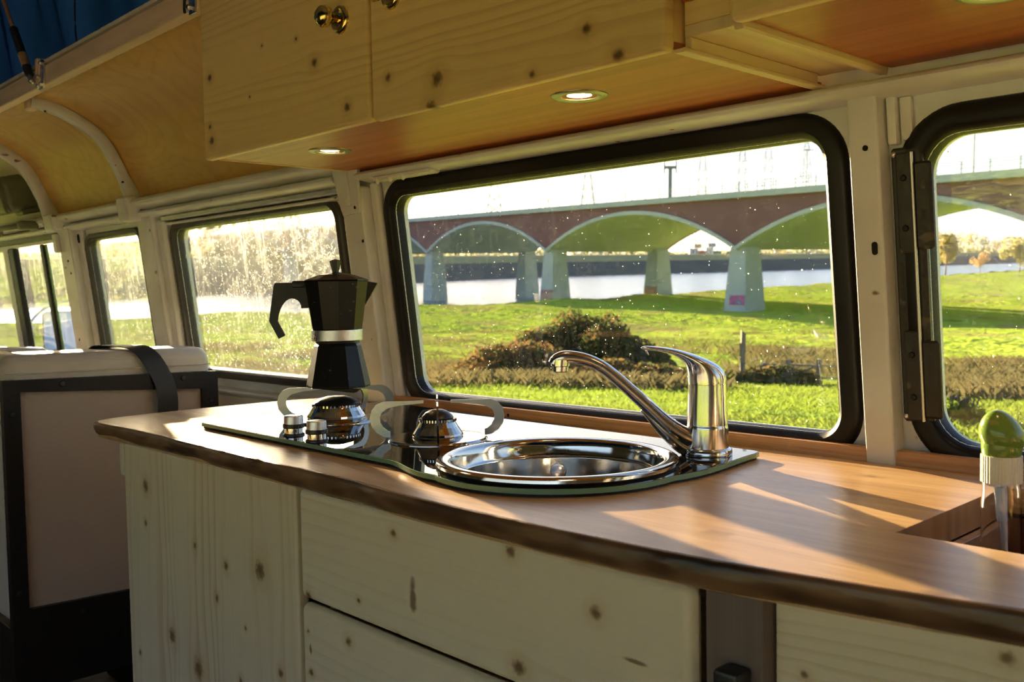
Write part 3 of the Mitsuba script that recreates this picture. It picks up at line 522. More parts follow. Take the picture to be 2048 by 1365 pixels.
# ------------------------------------------------------------------ base cupboard and worktop
bc = thing('base_cupboard', 'knotty pine kitchen base cupboard with door and drawers under the worktop', 'cupboard')
BY = .662
door_front(bc, -1.702, -1.1215, .02, .8715, BY, .682, 'mat_pine_door', .005)
door_front(bc, -1.1125, -.476, .7215, .8715, .661, .682, 'mat_pine_drawer', .011, 'drawer')
door_front(bc, -1.1125, -.476, .45, .7155, .661, .682, 'mat_pine_drawer', .011, 'drawer')
door_front(bc, -1.1125, -.476, .05, .445, .661, .682, 'mat_pine_drawer', .011, 'drawer')
part(bc, 'carcass', cat(rbox((-1.700, .684, .01), (-1.684, 1.17, .866), .001), rbox((-1.125, .715, .01), (-1.11, 1.17, .74), .001), rbox((-.474, .688, .01), (-.46, 1.17, .80), .001), rbox((-1.684, 1.155, .01), (-.46, 1.17, .86), .001), rbox((-1.684, .684, .01), (-.46, 1.155, .03), .001)), 'mat_pine_plain')
part(bc, 'corner_post', rbox((-.472, .676, .01), (-.4165, .70, .8720), .001), 'mat_post_wood', label='dark greyish brown corner post')
lt = part(bc, 'latch', xf(rbox((-.012, -.012, -.014), (.012, .012, .014), .004, 2), t=(-.438, .664, .797)), 'mat_black_plastic', smooth=35, label='black plastic catch on the post')
part(bc, 'side_plate', rbox((-1.738, .668, .806), (-1.722, .690, .867), .005, 3), 'mat_cream_paint', smooth=35, label='white rounded plate at the left end')
bc2 = thing('base_cupboard', 'lower right pine base cupboard panel beyond the dark corner post', 'cupboard')
part(bc2, 'front_panel', hull([(x, y, z) for x, y0 in ((-.414, .694), (.45, .775)) for y in (y0, y0 + .016) for z in (.02, .8720)]), 'mat_pine_right')
part(bc2, 'side_panel', rbox((.434, .795, .02), (.45, 1.17, .8665), .002), 'mat_pine_plain')
# worktop outline, counter-clockwise from the tip
front = spline(np.array([(-1.790, .648), (-1.70, .652), (-1.57, .656), (-1.375, .653), (-1.149, .650), (-.977, .651), (-.884, .643), (-.769, .641), (-.624, .644), (-.511, .651), (-.42, .663), (-.305, .682), (-.226, .699), (-.1, .72), (.15, .74), (.44, .75)]), 150)
wob = np.random.default_rng(8).normal(size=(150,)); wob = np.convolve(wob, np.hanning(9) / 4, 'same') * .0009
front[1:, 1] += wob[1:]
left = spline(np.array([(-1.80, 1.178), (-1.835, 1.07), (-1.848, .95), (-1.852, .82), (-1.846, .72), (-1.832, .672), (-1.815, .655), (-1.790, .648)]), 30)
outl = np.vstack([front, [(.44, 1.170)], [(-1.72, 1.178)], left[:-1]])
wpoly = sg.Polygon(outl).buffer(0)
SINK = np.array([-.830, .868])
recess = sg.box(-.383, .847, -.02, 1.120)
body = wpoly.buffer(-.006).difference(recess)
sink_hole = sg.Point(*SINK).buffer(.140, 40)
wt = thing('worktop', 'brown hardwood worktop with a live bark edge carrying the hob and sink', 'worktop')
part(wt, 'slab', plate(body.difference(sink_hole), .0275, (0, 0, .8725), (1, 0, 0), (0, 1, 0), (0, 0, 1)), 'mat_worktop_wood')
edge = np.vstack([left, front[1:]])
def edge_strip(P):
    t = np.gradient(P, axis=0); t /= np.linalg.norm(t, axis=1, keepdims=True); nrm = np.stack([t[:, 1], -t[:, 0]], 1)   # outwards
    g = np.random.default_rng(3); n = len(P); sm = lambda s, a: np.convolve(g.normal(size=n + 60), np.hanning(s) / math.sqrt(s), 'same')[30:-30] * a
    b1_, b2_ = sm(9, .0016), sm(15, .0030); rows = []
    for off, z in ((-.010, .8998), (-.004, .9001), (-.001, .8990), (.0012, .8955), (.0015, .888), (-.001, .8795), (-.006, .8740), (-.012, .8712), (-.020, .8714)):
        k = np.clip((.9 - z) / .02, 0, 1)
        rows.append(np.column_stack([P + nrm * (off + (k * b1_ + k * k * b2_))[:, None], np.full(n, z) + k * k * sm(19, .0008)]))
    V = np.stack(rows, 1); m = V.shape[1]; F = []
    for i in range(n - 1):
        for j in range(m - 1): a = i * m + j; F += [(a, a + 1, a + m + 1), (a, a + m + 1, a + m)]
    return tm(V.reshape(-1, 3), F)
part(wt, 'live_edge', edge_strip(edge), 'mat_live_edge', smooth=60, label='wavy dark bark edge')
rim = 0.0006
part(wt, 'recess_side', cat(box((-.3835, .8465, .868), (-.3825, 1.1205, .8998)), box((-.3835, .846, .868), (-.02, .847, .8998))), 'mat_end_grain', label='cut side of the square recess')
part(wt, 'recess_ledge', rbox((-.3825, .849, .840), (-.372, 1.118, .8665), .001), 'mat_end_grain')
part(wt, 'recess_shelf', cat(box((-.40, .835, .745), (-.01, 1.13, .755)), box((-.40, .835, .755), (-.388, 1.13, .8665)), box((-.388, .8350, .755), (-.02, .8455, .8720)), box((-.388, 1.122, .755), (-.02, 1.132, .8665))), 'mat_shelf_brown', label='dark red-brown sunken shelf')
us = thing('upstand', 'narrow brown wooden upstand strip along the back of the worktop under the window', 'upstand')
part(us, 'strip', rbox((-1.585, 1.172, .8675), (.44, 1.1895, .9175), .0015), 'mat_upstand_wood')
for x in (-1.24,): part(us, 'screw', xf(lathe([(0, .0004), (.003, .0004), (.003, -.002)], 12), rot((1, 0, 0), 90), (x, 1.1718, .905)), 'mat_hole')

# ------------------------------------------------------------------ hob and sink unit
hs = thing('hob_sink_unit', 'black glass hob with two gas burners and a round steel sink set in the worktop', 'hob and sink')
arc = [(SINK[0] + .166 * math.cos(t), SINK[1] + .166 * math.sin(t)) for t in np.radians(np.linspace(-108, 8, 40))]
gl = [(-1.565, .747), (-1.563, .745), (-1.30, .742), (-1.106, .740), (-1.03, .739)]
gl = np.vstack([gl, spline(np.array([(-1.03, .739), (-.985, .733), (-.945, .719), (-.91, .711), arc[0]]), 14)[1:-1], arc,
                spline(np.array([arc[-1], (-.660, .94), (-.664, .99), (-.676, 1.085)]), 10)[1:], [(-.680, 1.098), (-.690, 1.103), (-1.35, 1.1285), (-1.572, 1.137), (-1.578, 1.13)]])
gpoly = sg.Polygon(gl).buffer(0)
GZ = .9095
part(hs, 'glass_panel', plate(gpoly.buffer(-.0012).difference(sg.Point(*SINK).buffer(.142, 40)), .0065, (0, 0, GZ - .0062), (1, 0, 0), (0, 1, 0), (0, 0, 1)), 'mat_black_glass', label='mirror-black glass panel')
g_in = np.asarray(gpoly.buffer(-.0025).exterior.coords)[:-1]
part(hs, 'glass_edge', plate([ring_of(gpoly), g_in], .0058, (0, 0, GZ - .006), (1, 0, 0), (0, 1, 0), (0, 0, 1)), 'mat_glass_edge', label='greenish polished glass edge')
part(hs, 'under_frame', plate(gpoly.buffer(-.003).difference(sg.Point(*SINK).buffer(.142, 40)), .004, (0, 0, .8996), (1, 0, 0), (0, 1, 0), (0, 0, 1)), 'mat_black_metal')
sk = part(hs, 'sink_bowl', lathe([(.151, GZ + .0005), (.1535, GZ + .003), (.153, GZ + .0065), (.149, GZ + .009), (.143, GZ + .0095), (.137, GZ + .0085), (.1340, GZ + .005), (.1325, GZ - .002), (.1315, GZ - .012), (.1290, GZ - .0145), (.1275, GZ - .017), (.1265, GZ - .05), (.125, GZ - .075), (.121, GZ - .092), (.110, GZ - .102), (.09, GZ - .1065), (.03, GZ - .109), (.022, GZ - .112), (0, GZ - .112)], 96, (SINK[0], SINK[1], 0)), 'mat_steel', smooth=40, label='round polished steel sink bowl with rolled rim')
part(sk, 'drain', lathe([(0, GZ - .1085), (.010, GZ - .108), (.017, GZ - .107), (.021, GZ - .1075), (.023, GZ - .1095)], 32, (SINK[0], SINK[1], 0)), 'mat_chrome', smooth=40)
oa = math.radians(133); od = np.array([math.cos(oa), math.sin(oa), 0]); oq = np.array([-od[1], od[0], 0])
part(sk, 'overflow_cover', xf(lathe([(0, .0016), (.009, .0015), (.0115, .0009), (.012, 0)], 32), np.stack([oq, [0, 0, 1], -od], 1), (SINK[0] + od[0] * .1268, SINK[1] + od[1] * .1268, GZ - .036)), 'mat_chrome', smooth=40, label='round overflow cover')
part(sk, 'seam', lathe([(.1395, GZ - .0005), (.154, GZ - .0002), (.1545, GZ + .0008), (.150, GZ + .001)], 80, (SINK[0], SINK[1], 0)), 'mat_black_metal', smooth=40, label='dark gasket under the rim')
arm = sg.Polygon([(.070, .0045), (.080, .006), (.090, .012), (.0975, .022), (.1000, .034), (.0970, .046), (.0900, .0545), (.0800, .0585), (.0200, .0585), (.0200, .0545), (.0560, .0520), (.0740, .0480), (.0820, .0420), (.0850, .0350), (.0845, .0280), (.0800, .0200), (.0740, .0150), (.0700, .0140)]).buffer(-.001).buffer(.001)
def burner(c, R, skirt0, skirt1, cap, lift, ang0):
    cc = (c[0], c[1], GZ)
    b = part(hs, 'burner', lathe([(0, .0050), (skirt0 * 1.03, .0050), (R * .90, .0042), (R * .97, .0036), (R, .0012), (R, -.0002), (0, -.0002)][::-1], 64, cc), 'mat_steel', smooth=40, label='round gas burner on a shiny base plate')
    part(b, 'skirt', lathe([(skirt0 * 1.0, .0049), (skirt0 * 1.03, .0070), (skirt0 * 1.0, .0100), (skirt0 * .5 + skirt1 * .5 - .001, .0180 + lift * .5), (skirt1 - .0005, .0255 + lift), (skirt1 - .001, .0275 + lift), (0, .0275 + lift)], 30, cc), 'mat_steel')
    nt = 40; teeth = [hull([(c[0] + r * math.cos(t + d), c[1] + r * math.sin(t + d), GZ + z) for r in (skirt1 - .002, skirt1 + .0022) for d in (-.035, .035) for z in (.0245 + lift, .0285 + lift)]) for t in np.arange(nt) * 2 * math.pi / nt]
    part(b, 'flame_ring', cat(*teeth), 'mat_steel', kind='stuff')
    part(b, 'cap', lathe([(0, .0425 + lift), (cap * .4, .0414 + lift), (cap * .72, .0378 + lift), (cap * .93, .0328 + lift), (cap, .0300 + lift), (cap * .97, .0282 + lift), (0, .0282 + lift)][::-1], 48, cc), 'mat_burner_black', smooth=40, label='matt black burner cap')
    for ad in ang0:
        a = math.radians(ad); r = np.array([math.cos(a), math.sin(a), 0]); tt = np.array([-math.sin(a), math.cos(a), 0])
        part(hs, 'pan_support', plate(arm, .0026, np.array(cc) - tt * .0013, r, (0, 0, 1), tt), 'mat_grate_steel', label='flat steel pan support arm')
B1, B2 = np.array([-1.407, .918]), np.array([-1.097, .892])
burner(B1, .076, .049, .040, .0415, 0.0, (57, 237, 112))
burner(B2, .074, .037, .0262, .0240, .003, (51, 141, 231, 321))
for kx, ky in ((-1.304, .772), (-1.222, .762)):
    k = part(hs, 'control_knob', lathe([(0, .0315), (.012, .0315), (.0138, .031), (.0145, .030), (.0148, .0185), (0, .0185)][::-1], 40, (kx, ky, GZ)), 'mat_brushed', smooth=40, label='brushed steel control knob')
    part(k, 'collar', cat(lathe([(0, .0185), (.0162, .0185), (.0165, .0175), (.0165, .013), (.016, .012), (0, .012)][::-1], 40, (kx, ky, GZ)), rbox((kx + .012, ky - .003, GZ + .0125), (kx + .019, ky + .003, GZ + .018), .001)), 'mat_black_plastic', smooth=35, label='black grip collar')
    part(k, 'stem', lathe([(.0138, .012), (.0138, .003), (0.0138, 0)], 32, (kx, ky, GZ)), 'mat_steel', smooth=35)
    part(k, 'base_ring', lathe([(.0145, .0035), (.0165, .0025), (.0168, 0)], 32, (kx, ky, GZ)), 'mat_black_plastic', smooth=35)
# mixer tap
tp = thing('mixer_tap', 'chrome single lever mixer tap standing behind the round sink', 'tap')
TP = np.array([-.7189, 1.0367]); ta = math.radians(230); td = np.array([math.cos(ta), math.sin(ta)])
def S(s, z, side=0.0): return np.array([TP[0] + td[0] * s - td[1] * side, TP[1] + td[1] * s + td[0] * side, z])
part(tp, 'base_ring', lathe([(0, GZ), (.0315, GZ), (.032, GZ + .003), (.0315, GZ + .008), (.0295, GZ + .010), (.0265, GZ + .0105)], 48, (TP[0], TP[1], 0)), 'mat_chrome', smooth=40)
part(tp, 'body', lathe([(.0272, GZ + .010), (.0270, .945), (.0262, .9485), (.0258, .950), (.0262, .9515), (.0245, .995), (.0243, 1.0025), (.0225, 1.0035), (0, 1.0035)], 56, (TP[0], TP[1], 0)), 'mat_chrome', smooth=35)
sp = spline(np.array([(.005, .924), (.030, .9345), (.052, .950), (.0765, .9735), (.1010, .9965), (.1190, 1.0130), (.1330, 1.0245), (.1480, 1.0335), (.1660, 1.0395), (.1830, 1.0415), (.1960, 1.0390), (.2015, 1.0330)]), 60)
u_ = np.linspace(0, 1, 60); rw = np.interp(u_, [0, .12, .3, .5, .75, .93, 1], [.0135, .0130, .0112, .0100, .0098, .0112, .0085]); rh = np.interp(u_, [0, .12, .3, .5, .75, .93, 1], [.0135, .0125, .0098, .0085, .0078, .0085, .0065])
part(tp, 'spout', sweep([S(a, b) for a, b in sp], rw, rh, 28, power=.85), 'mat_chrome', smooth=60)
part(tp, 'spout_foot', sweep([S(a, b) for a, b in spline(np.array([(.008, .916), (.028, .918), (.046, .932), (.064, .950), (.085, .972)]), 20)], np.interp(np.linspace(0, 1, 20), [0, .6, 1], [.011, .009, .004]), sides=18), 'mat_chrome', smooth=60)
for q in (.72, .22):
    i_ = int(q * 59); c_ = np.array([S(*sp[i_]), S(*sp[i_ + 1])]); m_ = (c_[0] + c_[1]) / 2; dd = (c_[1] - c_[0]) / np.linalg.norm(c_[1] - c_[0])
    part(tp, 'joint_ring', sweep([m_ - dd * .0006, m_ + dd * .0006], rw[i_] + .0002, rh[i_] + .0002, 28, power=.85), 'mat_steel', smooth=60)
part(tp, 'aerator', lathe([(0, 1.0225), (.0085, 1.0225), (.0100, 1.0235), (.0103, 1.0295), (.0120, 1.0305), (.0122, 1.0385), (0, 1.0405)], 32, tuple(S(.1915, 0))), 'mat_chrome', smooth=35)
LT = [(-.0243, 1.0040), (-.0247, 1.0115), (-.0215, 1.0195), (-.0120, 1.0285), (.0040, 1.0368), (.0221, 1.0435), (.0400, 1.0485), (.0580, 1.0518), (.0740, 1.0535), (.0835, 1.0532), (.0862, 1.0518)]
LB = [(.0243, 1.0040), (.0247, 1.0090), (.0250, 1.0165), (.0262, 1.0235), (.0290, 1.0292), (.0345, 1.0345), (.0440, 1.0405), (.0580, 1.0450), (.0740, 1.0478), (.0845, 1.0492), (.0864, 1.0506)]
LWd = [.0243, .0243, .0236, .0222, .0196, .0162, .0130, .0110, .0096, .0078, .0030]
lt_, lb_, lw_ = spline(np.array(LT), 48), spline(np.array(LB), 48), np.interp(np.linspace(0, 1, 48), np.linspace(0, 1, 11), LWd); V, F = [], []; sd = 32
for i in range(48):
    c_, hh_ = (lt_[i] + lb_[i]) / 2, (lt_[i] - lb_[i]) / 2
    for t in np.linspace(0, 2 * math.pi, sd, endpoint=False): V.append(S(c_[0] + hh_[0] * math.cos(t), c_[1] + hh_[1] * math.cos(t), lw_[i] * math.sin(t)))
for i in range(47):
    for j in range(sd): k = (j + 1) % sd; F += [(i * sd + j, i * sd + k, (i + 1) * sd + k), (i * sd + j, (i + 1) * sd + k, (i + 1) * sd + j)]
V += [np.mean(V[:sd], 0), np.mean(V[47 * sd:48 * sd], 0)]; F += [(48 * sd, (j + 1) % sd, j) for j in range(sd)] + [(48 * sd + 1, 47 * sd + j, 47 * sd + (j + 1) % sd) for j in range(sd)]
part(tp, 'lever', tm(V, F), 'mat_chrome', smooth=60)
part(tp, 'lever_ring', lathe([(.0225, 1.0028), (.0240, 1.0028), (.0240, 1.0044), (.0225, 1.0044)], 48, (TP[0], TP[1], 0)), 'mat_steel', smooth=35)
part(tp, 'lever_stop', sweep([S(.0795, 1.0478), S(.0765, 1.0415)], [.0016, .0009], sides=8), 'mat_chrome', smooth=60)

# ------------------------------------------------------------------ moka pot
mk = thing('moka_pot', 'black faceted stovetop moka pot with silver collar standing on the rear burner', 'coffee pot')
MX = np.array([-1.4005, .9200]); vd = MX / np.linalg.norm(MX); pv = np.array([vd[1], -vd[0]]) * -1      # pv points along the wall side (spout), handle the other way
pv = np.array([.543, .84]); pv = pv / np.linalg.norm(pv)
azv = math.atan2(-vd[1], -vd[0])
Z0 = GZ + .0588
def facet(prof, a0, n=10): return lathe(prof, n, (MX[0], MX[1], Z0), a0)
part(mk, 'base_chamber', facet([(0, 0), (.0535, 0), (.0550, .0015), (.0550, .0035), (.0405, .071), (.0360, .0775), (0, .0775)], azv + math.pi / 10), 'mat_pot_black', label='faceted black water chamber')
part(mk, 'neck', lathe([(.0365, .076), (.0375, .0795), (.0385, .080), (.0385, .0805)], 40, (MX[0], MX[1], Z0)), 'mat_black_plastic', smooth=35)
part(mk, 'collar', lathe([(.0380, .080), (.0435, .0802), (.0440, .081), (.0440, .0985), (.0435, .0993), (.038, .0995)], 56, (MX[0], MX[1], Z0)), 'mat_brushed', smooth=30, label='plain aluminium collar')
part(mk, 'top_chamber', facet([(.0380, .0993), (.0432, .0995), (.0440, .1005), (.0558, .1815), (.0540, .1822), (0, .1822)], azv + .07), 'mat_pot_black', label='faceted black upper jug')
def MP(s, z, side=0.0): return np.array([MX[0] + pv[0] * s - vd[0] * side, MX[1] + pv[1] * s - vd[1] * side, Z0 + z])
part(mk, 'spout', hull([MP(.044, .1825, .016), MP(.044, .1825, -.016), MP(.0705, .1785, .0035), MP(.0705, .1785, -.0035), MP(.0715, .1765, 0), MP(.066, .168, 0), MP(.0475, .138, .004), MP(.0475, .138, -.004), MP(.042, .14, 0)]), 'mat_pot_black')
ld = part(mk, 'lid', facet([(.0565, .1824), (.0572, .1834), (.0565, .1845), (.030, .1935), (.008, .1975), (0, .198)], azv + .07), 'mat_pot_black')
part(ld, 'lid_knob', facet([(.0062, .196), (.0058, .199), (.0105, .2175), (.0045, .2195), (0, .2205)], azv + .3, 6), 'mat_black_plastic', label='tapered hexagonal lid knob')
hp = np.vstack([[(-.046, .181), (-.101, .181), (-.104, .178), (-.1135, .1165), (-.1120, .1130), (-.0985, .0855), (-.0880, .0905), (-.0880, .0925), (-.0990, .1155)], spline(np.array([(-.0990, .1155), (-.0965, .130), (-.0900, .1440), (-.0810, .1525), (-.0725, .1540), (-.0645, .1500), (-.0595, .1410)]), 14)[1:], [(-.0595, .137), (-.0465, .137)]])
hm = plate(hp, .015, MP(0, 0, -.0075), (pv[0], pv[1], 0), (0, 0, 1), (-vd[0], -vd[1], 0))
part(mk, 'handle', hm, 'mat_black_plastic', label='black angular handle')
part(mk, 'hinge', cat(rbox((-.012, -.006, -.006), (.012, .006, .006), .003, 2)).apply_transform(np.block([[np.stack([[pv[0], pv[1], 0], [-vd[0], -vd[1], 0], [0, 0, 1]], 1), MP(-.062, .178, .004)[:, None]], [np.zeros((1, 3)), np.ones((1, 1))]])), 'mat_black_plastic', smooth=35)

# ------------------------------------------------------------------ bottle in the recess
bt = thing('bottle', 'clear bottle with a ribbed white collar and glossy green cap standing in the worktop recess', 'bottle')
bx, by, bz = -.3395, .985, .7552
part(bt, 'body', lathe([(0, .001), (.016, .001), (.0180, .004), (.0185, .010), (.0185, .150), (.0178, .160), (.0172, .170), (.0172, .179), (.0160, .179), (.0160, .170), (.0166, .160), (.0172, .150), (.0172, .010), (.0155, .005), (0, .004)], 40, (bx, by, bz)), 'mat_clear', smooth=40)
rb = np.array([(.0182 + (.0006 if i % 2 else 0.0)) for i in range(80)]); tt = np.arange(80) * 2 * math.pi / 80
part(bt, 'collar', plate(np.stack([rb * np.cos(tt), rb * np.sin(tt)], 1), .0265, (bx, by, bz + .1765), (1, 0, 0), (0, 1, 0), (0, 0, 1)), 'mat_white_collar', label='ribbed white collar')
cp = trimesh.creation.icosphere(4, 1.0); v = np.asarray(cp.vertices).copy(); z_ = v[:, 2].copy()
rt = RIGHT * [1, 1, 0]; rt = rt / np.linalg.norm(rt); fw = FWD * [1, 1, 0]; fw = fw / np.linalg.norm(fw)
w_ = np.where(z_ > 0, 1.0 - .16 * np.abs(z_) ** 1.5, 1.0 - .12 * z_ ** 2); lat = v[:, 0] * .0206 * w_ - .0050 * np.clip(z_, -.25, 1); b_ = v[:, 1] * .0200 * w_; h_ = z_ * .0250
part(bt, 'cap', tm(np.array([bx, by, bz + .2225]) + lat[:, None] * rt + b_[:, None] * fw + h_[:, None] * np.array([0, 0, 1.0]), cp.faces), 'mat_cap_green', smooth=True, label='glossy green rounded cap with worn spots')
part(bt, 'cap_foot', lathe([(0, .2028), (.0168, .2028), (.0178, .2045), (.0184, .2120), (.0180, .2180), (0, .2180)], 40, (bx, by, bz)), 'mat_cap_green', smooth=40)
part(bt, 'dip_tube', rod((bx + .002, by, bz + .178), (bx + .006, by - .003, bz + .012), .0032), 'mat_pale_plastic', smooth=True, label='pale dip tube inside')
part(bt, 'spring', rod((bx + .004, by - .008, bz + .14), (bx + .001, by - .008, bz + .172), .0048), 'mat_pale_plastic', smooth=True)

# ------------------------------------------------------------------ bench seat, strap, front seat
bs = thing('bench_seat', 'beige upholstered bench back in a black steel frame left of the worktop', 'seat')
SX = -2.205
ym0, ym1 = .604, 1.088
cu = rbox((-2.385, ym0 + .004, .42), (SX - .004, ym1 - .002, 1.010), .030, 5)
v = np.asarray(cu.vertices); v[:, 2] += np.where(v[:, 2] > .9, .006 * np.sin((v[:, 1] - ym0) / (ym1 - ym0) * math.pi) - .012 * (v[:, 1] - ym0), 0)
part(bs, 'cushion', tm(v, cu.faces), 'mat_leatherette', smooth=50, label='beige leatherette cushion')
part(bs, 'seam', sweep([(SX + .0005, y, .969 - .01 * (y - ym0)) for y in np.linspace(ym0 + .01, ym1 - .01, 20)], .0016, sides=6), 'mat_leatherette', smooth=True)
part(bs, 'back_panel', rbox((SX - .004, ym0 + .03, .43), (SX + .004, ym1 - .03, .945), .003), 'mat_seat_panel', smooth=35, label='flat brownish beige back panel')
fr = part(bs, 'frame', plate([[(ym0, .28), (ym1, .28), (ym1, .9465), (ym0, .958)], [(ym0 + .034, .461), (ym1 - .040, .447), (ym1 - .040, .906), (ym0 + .034, .932)]], .022, (SX - .004, 0, 0), (0, 1, 0), (0, 0, 1), (1, 0, 0)), 'mat_black_metal', label='black steel frame')
fb = fr
for y, z in ((.724, .944), (1.0, .9355), (.620, .886), (1.068, .876), (.62, .50), (.75, .43)): part(bs, 'bolt', xf(lathe([(0, .003), (.005, .0028), (.0068, 0), (.0068, -.001)], 14), rot((0, 1, 0), 90), (SX + .0185, y, z)), 'mat_black_plastic', smooth=35)
for y in (ym0 + .017, ym1 - .017): part(bs, 'leg', rbox((SX - .03, y - .017, .0), (SX + .004, y + .017, .30), .003), 'mat_black_metal')
part(bs, 'base_box', cat(rbox((-2.9, ym0 + .02, .0), (SX - .035, ym0 + .035, .40), .002), rbox((-2.9, ym1 - .035, .0), (SX - .035, ym1 - .02, .40), .002), rbox((-2.9, ym0 + .035, .385), (SX - .05, ym1 - .035, .40), .002)), 'mat_black_metal')
part(bs, 'cross_plank', hull([(SX - .02, ym0 + .03, .330), (SX - .02, .812, .335), (SX - .02, .826, .318), (SX - .02, .826, .292), (SX - .02, ym0 + .03, .300), (SX - .06, ym0 + .03, .330), (SX - .06, .812, .335), (SX - .06, .826, .318), (SX - .06, .826, .292), (SX - .06, ym0 + .03, .300)]), 'mat_plank', label='wooden cross plank under the seat')
part(bs, 'strut_post', rbox((SX - .04, .812, .315), (SX - .03, .822, .415), .001), 'mat_zinc', label='thin grey upright under the seat')
stp = thing('webbing_strap', 'wide black webbing strap looped over the beige bench back', 'strap')
sc_ = spline(np.array([(-2.39, .862, .93), (-2.387, .865, .985), (-2.35, .872, 1.013), (-2.30, .883, 1.0165), (-2.25, .900, 1.0155), (-2.218, .917, 1.006), (-2.199, .929, .985), (-2.188, .942, .955), (-2.180, .950, .93), (-2.178, .955, .85), (-2.178, .957, .70)]), 60)
tg = np.gradient(sc_, axis=0); tg /= np.linalg.norm(tg, axis=1, keepdims=True); wdir = np.array([0, 1.0, 0]) - tg * tg[:, 1:2]; wdir /= np.linalg.norm(wdir, axis=1, keepdims=True); nd = np.cross(wdir, tg)
V = np.stack([sc_ + wdir * .024 + nd * .001, sc_ - wdir * .024 + nd * .001, sc_ - wdir * .024 - nd * .001, sc_ + wdir * .024 - nd * .001], 1).reshape(-1, 3); F = []
for i in range(59):
    for j in range(4): a, b = i * 4 + j, i * 4 + (j + 1) % 4; F += [(a, b, b + 4), (a, b + 4, a + 4)]
part(stp, 'band', tm(V, F), 'mat_webbing', smooth=30)
fs = thing('front_seat', 'beige front passenger seat back rising behind the bench', 'seat')
sb = rbox((-3.24, .52, .45), (-3.10, 1.055, 1.030), .065, 7); v = np.asarray(sb.vertices); k_ = np.clip((v[:, 2] - .9) / .13, 0, 1); v[:, 2] -= .085 * k_ * np.clip((v[:, 1] - .80) / .25, 0, 1) ** 2 + .03 * k_ * np.clip((.80 - v[:, 1]) / .28, 0, 1) ** 2
part(fs, 'backrest', tm(v, sb.faces), 'mat_leatherette', smooth=60)
part(fs, 'seat_cushion', rbox((-3.70, .52, .40), (-3.20, 1.05, .55), .05, 4), 'mat_leatherette', smooth=50)
part(fs, 'pedestal', rbox((-3.65, .56, .0), (-3.22, 1.02, .41), .01), 'mat_black_metal')
part(fs, 'piping', sweep(spline(np.array([(-3.098, .62, .975), (-3.097, .75, .985), (-3.098, .88, .980), (-3.102, .97, .962)]), 20), .002, sides=6), 'mat_leatherette', smooth=True)

# ------------------------------------------------------------------ green housing, grab handle, wing mirror
hg = thing('ribbed_housing', 'dark olive plastic housing with raised ribs under the roof at far left', 'plastic housing')
ex, ey, ez = np.array([1.0, 0, 0]), np.array([0, .97, .24]), np.array([0, -.24, .97])
HR = np.stack([ex, ey, ez], 1); HT = np.array([-3.505, 1.062, 1.497])
part(hg, 'case', xf(rbox((-.42, -.066, -.058), (0, .060, .058), .024, 4), HR, HT), 'mat_housing_green', smooth=45)
part(hg, 'end_cap', xf(rbox((-.105, -.070, -.062), (-.012, .060, .064), .018, 4), HR, HT), 'mat_housing_green', smooth=45)
for k, z in enumerate((-.030, .000, .030)): part(hg, 'rib', xf(rbox((-.40, -.0735, z - .005), (-.125, -.060, z + .005), .003, 2), HR, HT), 'mat_housing_green', smooth=40)
part(hg, 'foot', xf(rbox((-.09, -.02, -.074), (-.010, .05, -.055), .005, 2), HR, HT), 'mat_housing_green', smooth=40)
gh = thing('grab_handle', 'dark olive grab handle on the header above the front door window', 'handle')
part(gh, 'grip', sweep(spline(np.array([W(-3.86, .10, 1.380), W(-3.70, .112, 1.3795), W(-3.55, .108, 1.380), W(-3.47, .085, 1.382)]), 20), .010, .009, 14), 'mat_housing_green', smooth=60)
for x in (-3.855, -3.465): part(gh, 'mount', wbox(x - .02, x + .02, 1.366, 1.396, .055, .115, .008, 3), 'mat_housing_green', smooth=40)
wm = thing('wing_mirror', 'wing mirror reflecting blue sky outside the front door window', 'mirror')
mc = np.array([-4.28, 1.435, .998]); mn = CAM + np.array([0, -1.1, .95]) - mc; mn = np.array([.91, -.27, .38]); mn /= np.linalg.norm(mn)
ms = np.cross((0, 0, 1), mn); ms /= np.linalg.norm(ms); mu = np.cross(mn, ms)
part(wm, 'housing', plate(rrect(-.084, .084, -.092, .090, .022), .03, mc - mn * .032, ms, mu, mn), 'mat_black_plastic')
part(wm, 'glass', plate(rrect(-.078, .078, -.086, .084, .018), .002, mc - mn * .001, ms, mu, mn), 'mat_mirror_glass', label='mirror glass')
part(wm, 'arm', sweep(spline(np.array([mc - mn * .03 + ms * .07 + mu * .05, mc - mn * .02 + ms * .09 + mu * .105, mc + ms * .02 + mu * .125, mc + mn * .02 - ms * .06 + mu * .100, W(-4.02, -.045, 1.02)]), 30), .007, sides=10), 'mat_zinc', smooth=60, label='curved mirror arm')

# ------------------------------------------------------------------ outside: meadow, river, far bank (frame OUT: X right, Y ahead, Z up, eye at 0)
SHORE = np.array([(-600, 30.), (-120, 75), (-57, 107), (-49, 113), (-16, 139), (5, 153), (40, 190), (80, 240), (198, 386), (420, 620), (900, 1100), (1500, 1700)])
def base_h(Y): return np.interp(Y, [-400, 6, 10, 20, 30, 40, 60, 90, 400, 1200], [-1.68, -1.68, -1.72, -2.55, -3.35, -4.15, -5.25, -7.1, -7.5, -7.6])
def shore_y(X): return np.interp(X, SHORE[:, 0], SHORE[:, 1])
def hz(X, Y):
    X, Y = np.asarray(X, float), np.asarray(Y, float); s = (shore_y(X) - Y) * .75
    h = base_h(np.where(Y > 0, Y, 0)) + .10 * np.sin(X * .35 + 1.7 * np.sin(Y * .11)) * np.clip(Y / 30, 0, 1) + .14 * np.sin(X * .13 + Y * .21) * np.clip(Y / 40, 0, 1)
    return np.where(s > 0, h, np.maximum(h + s * .45, -13))
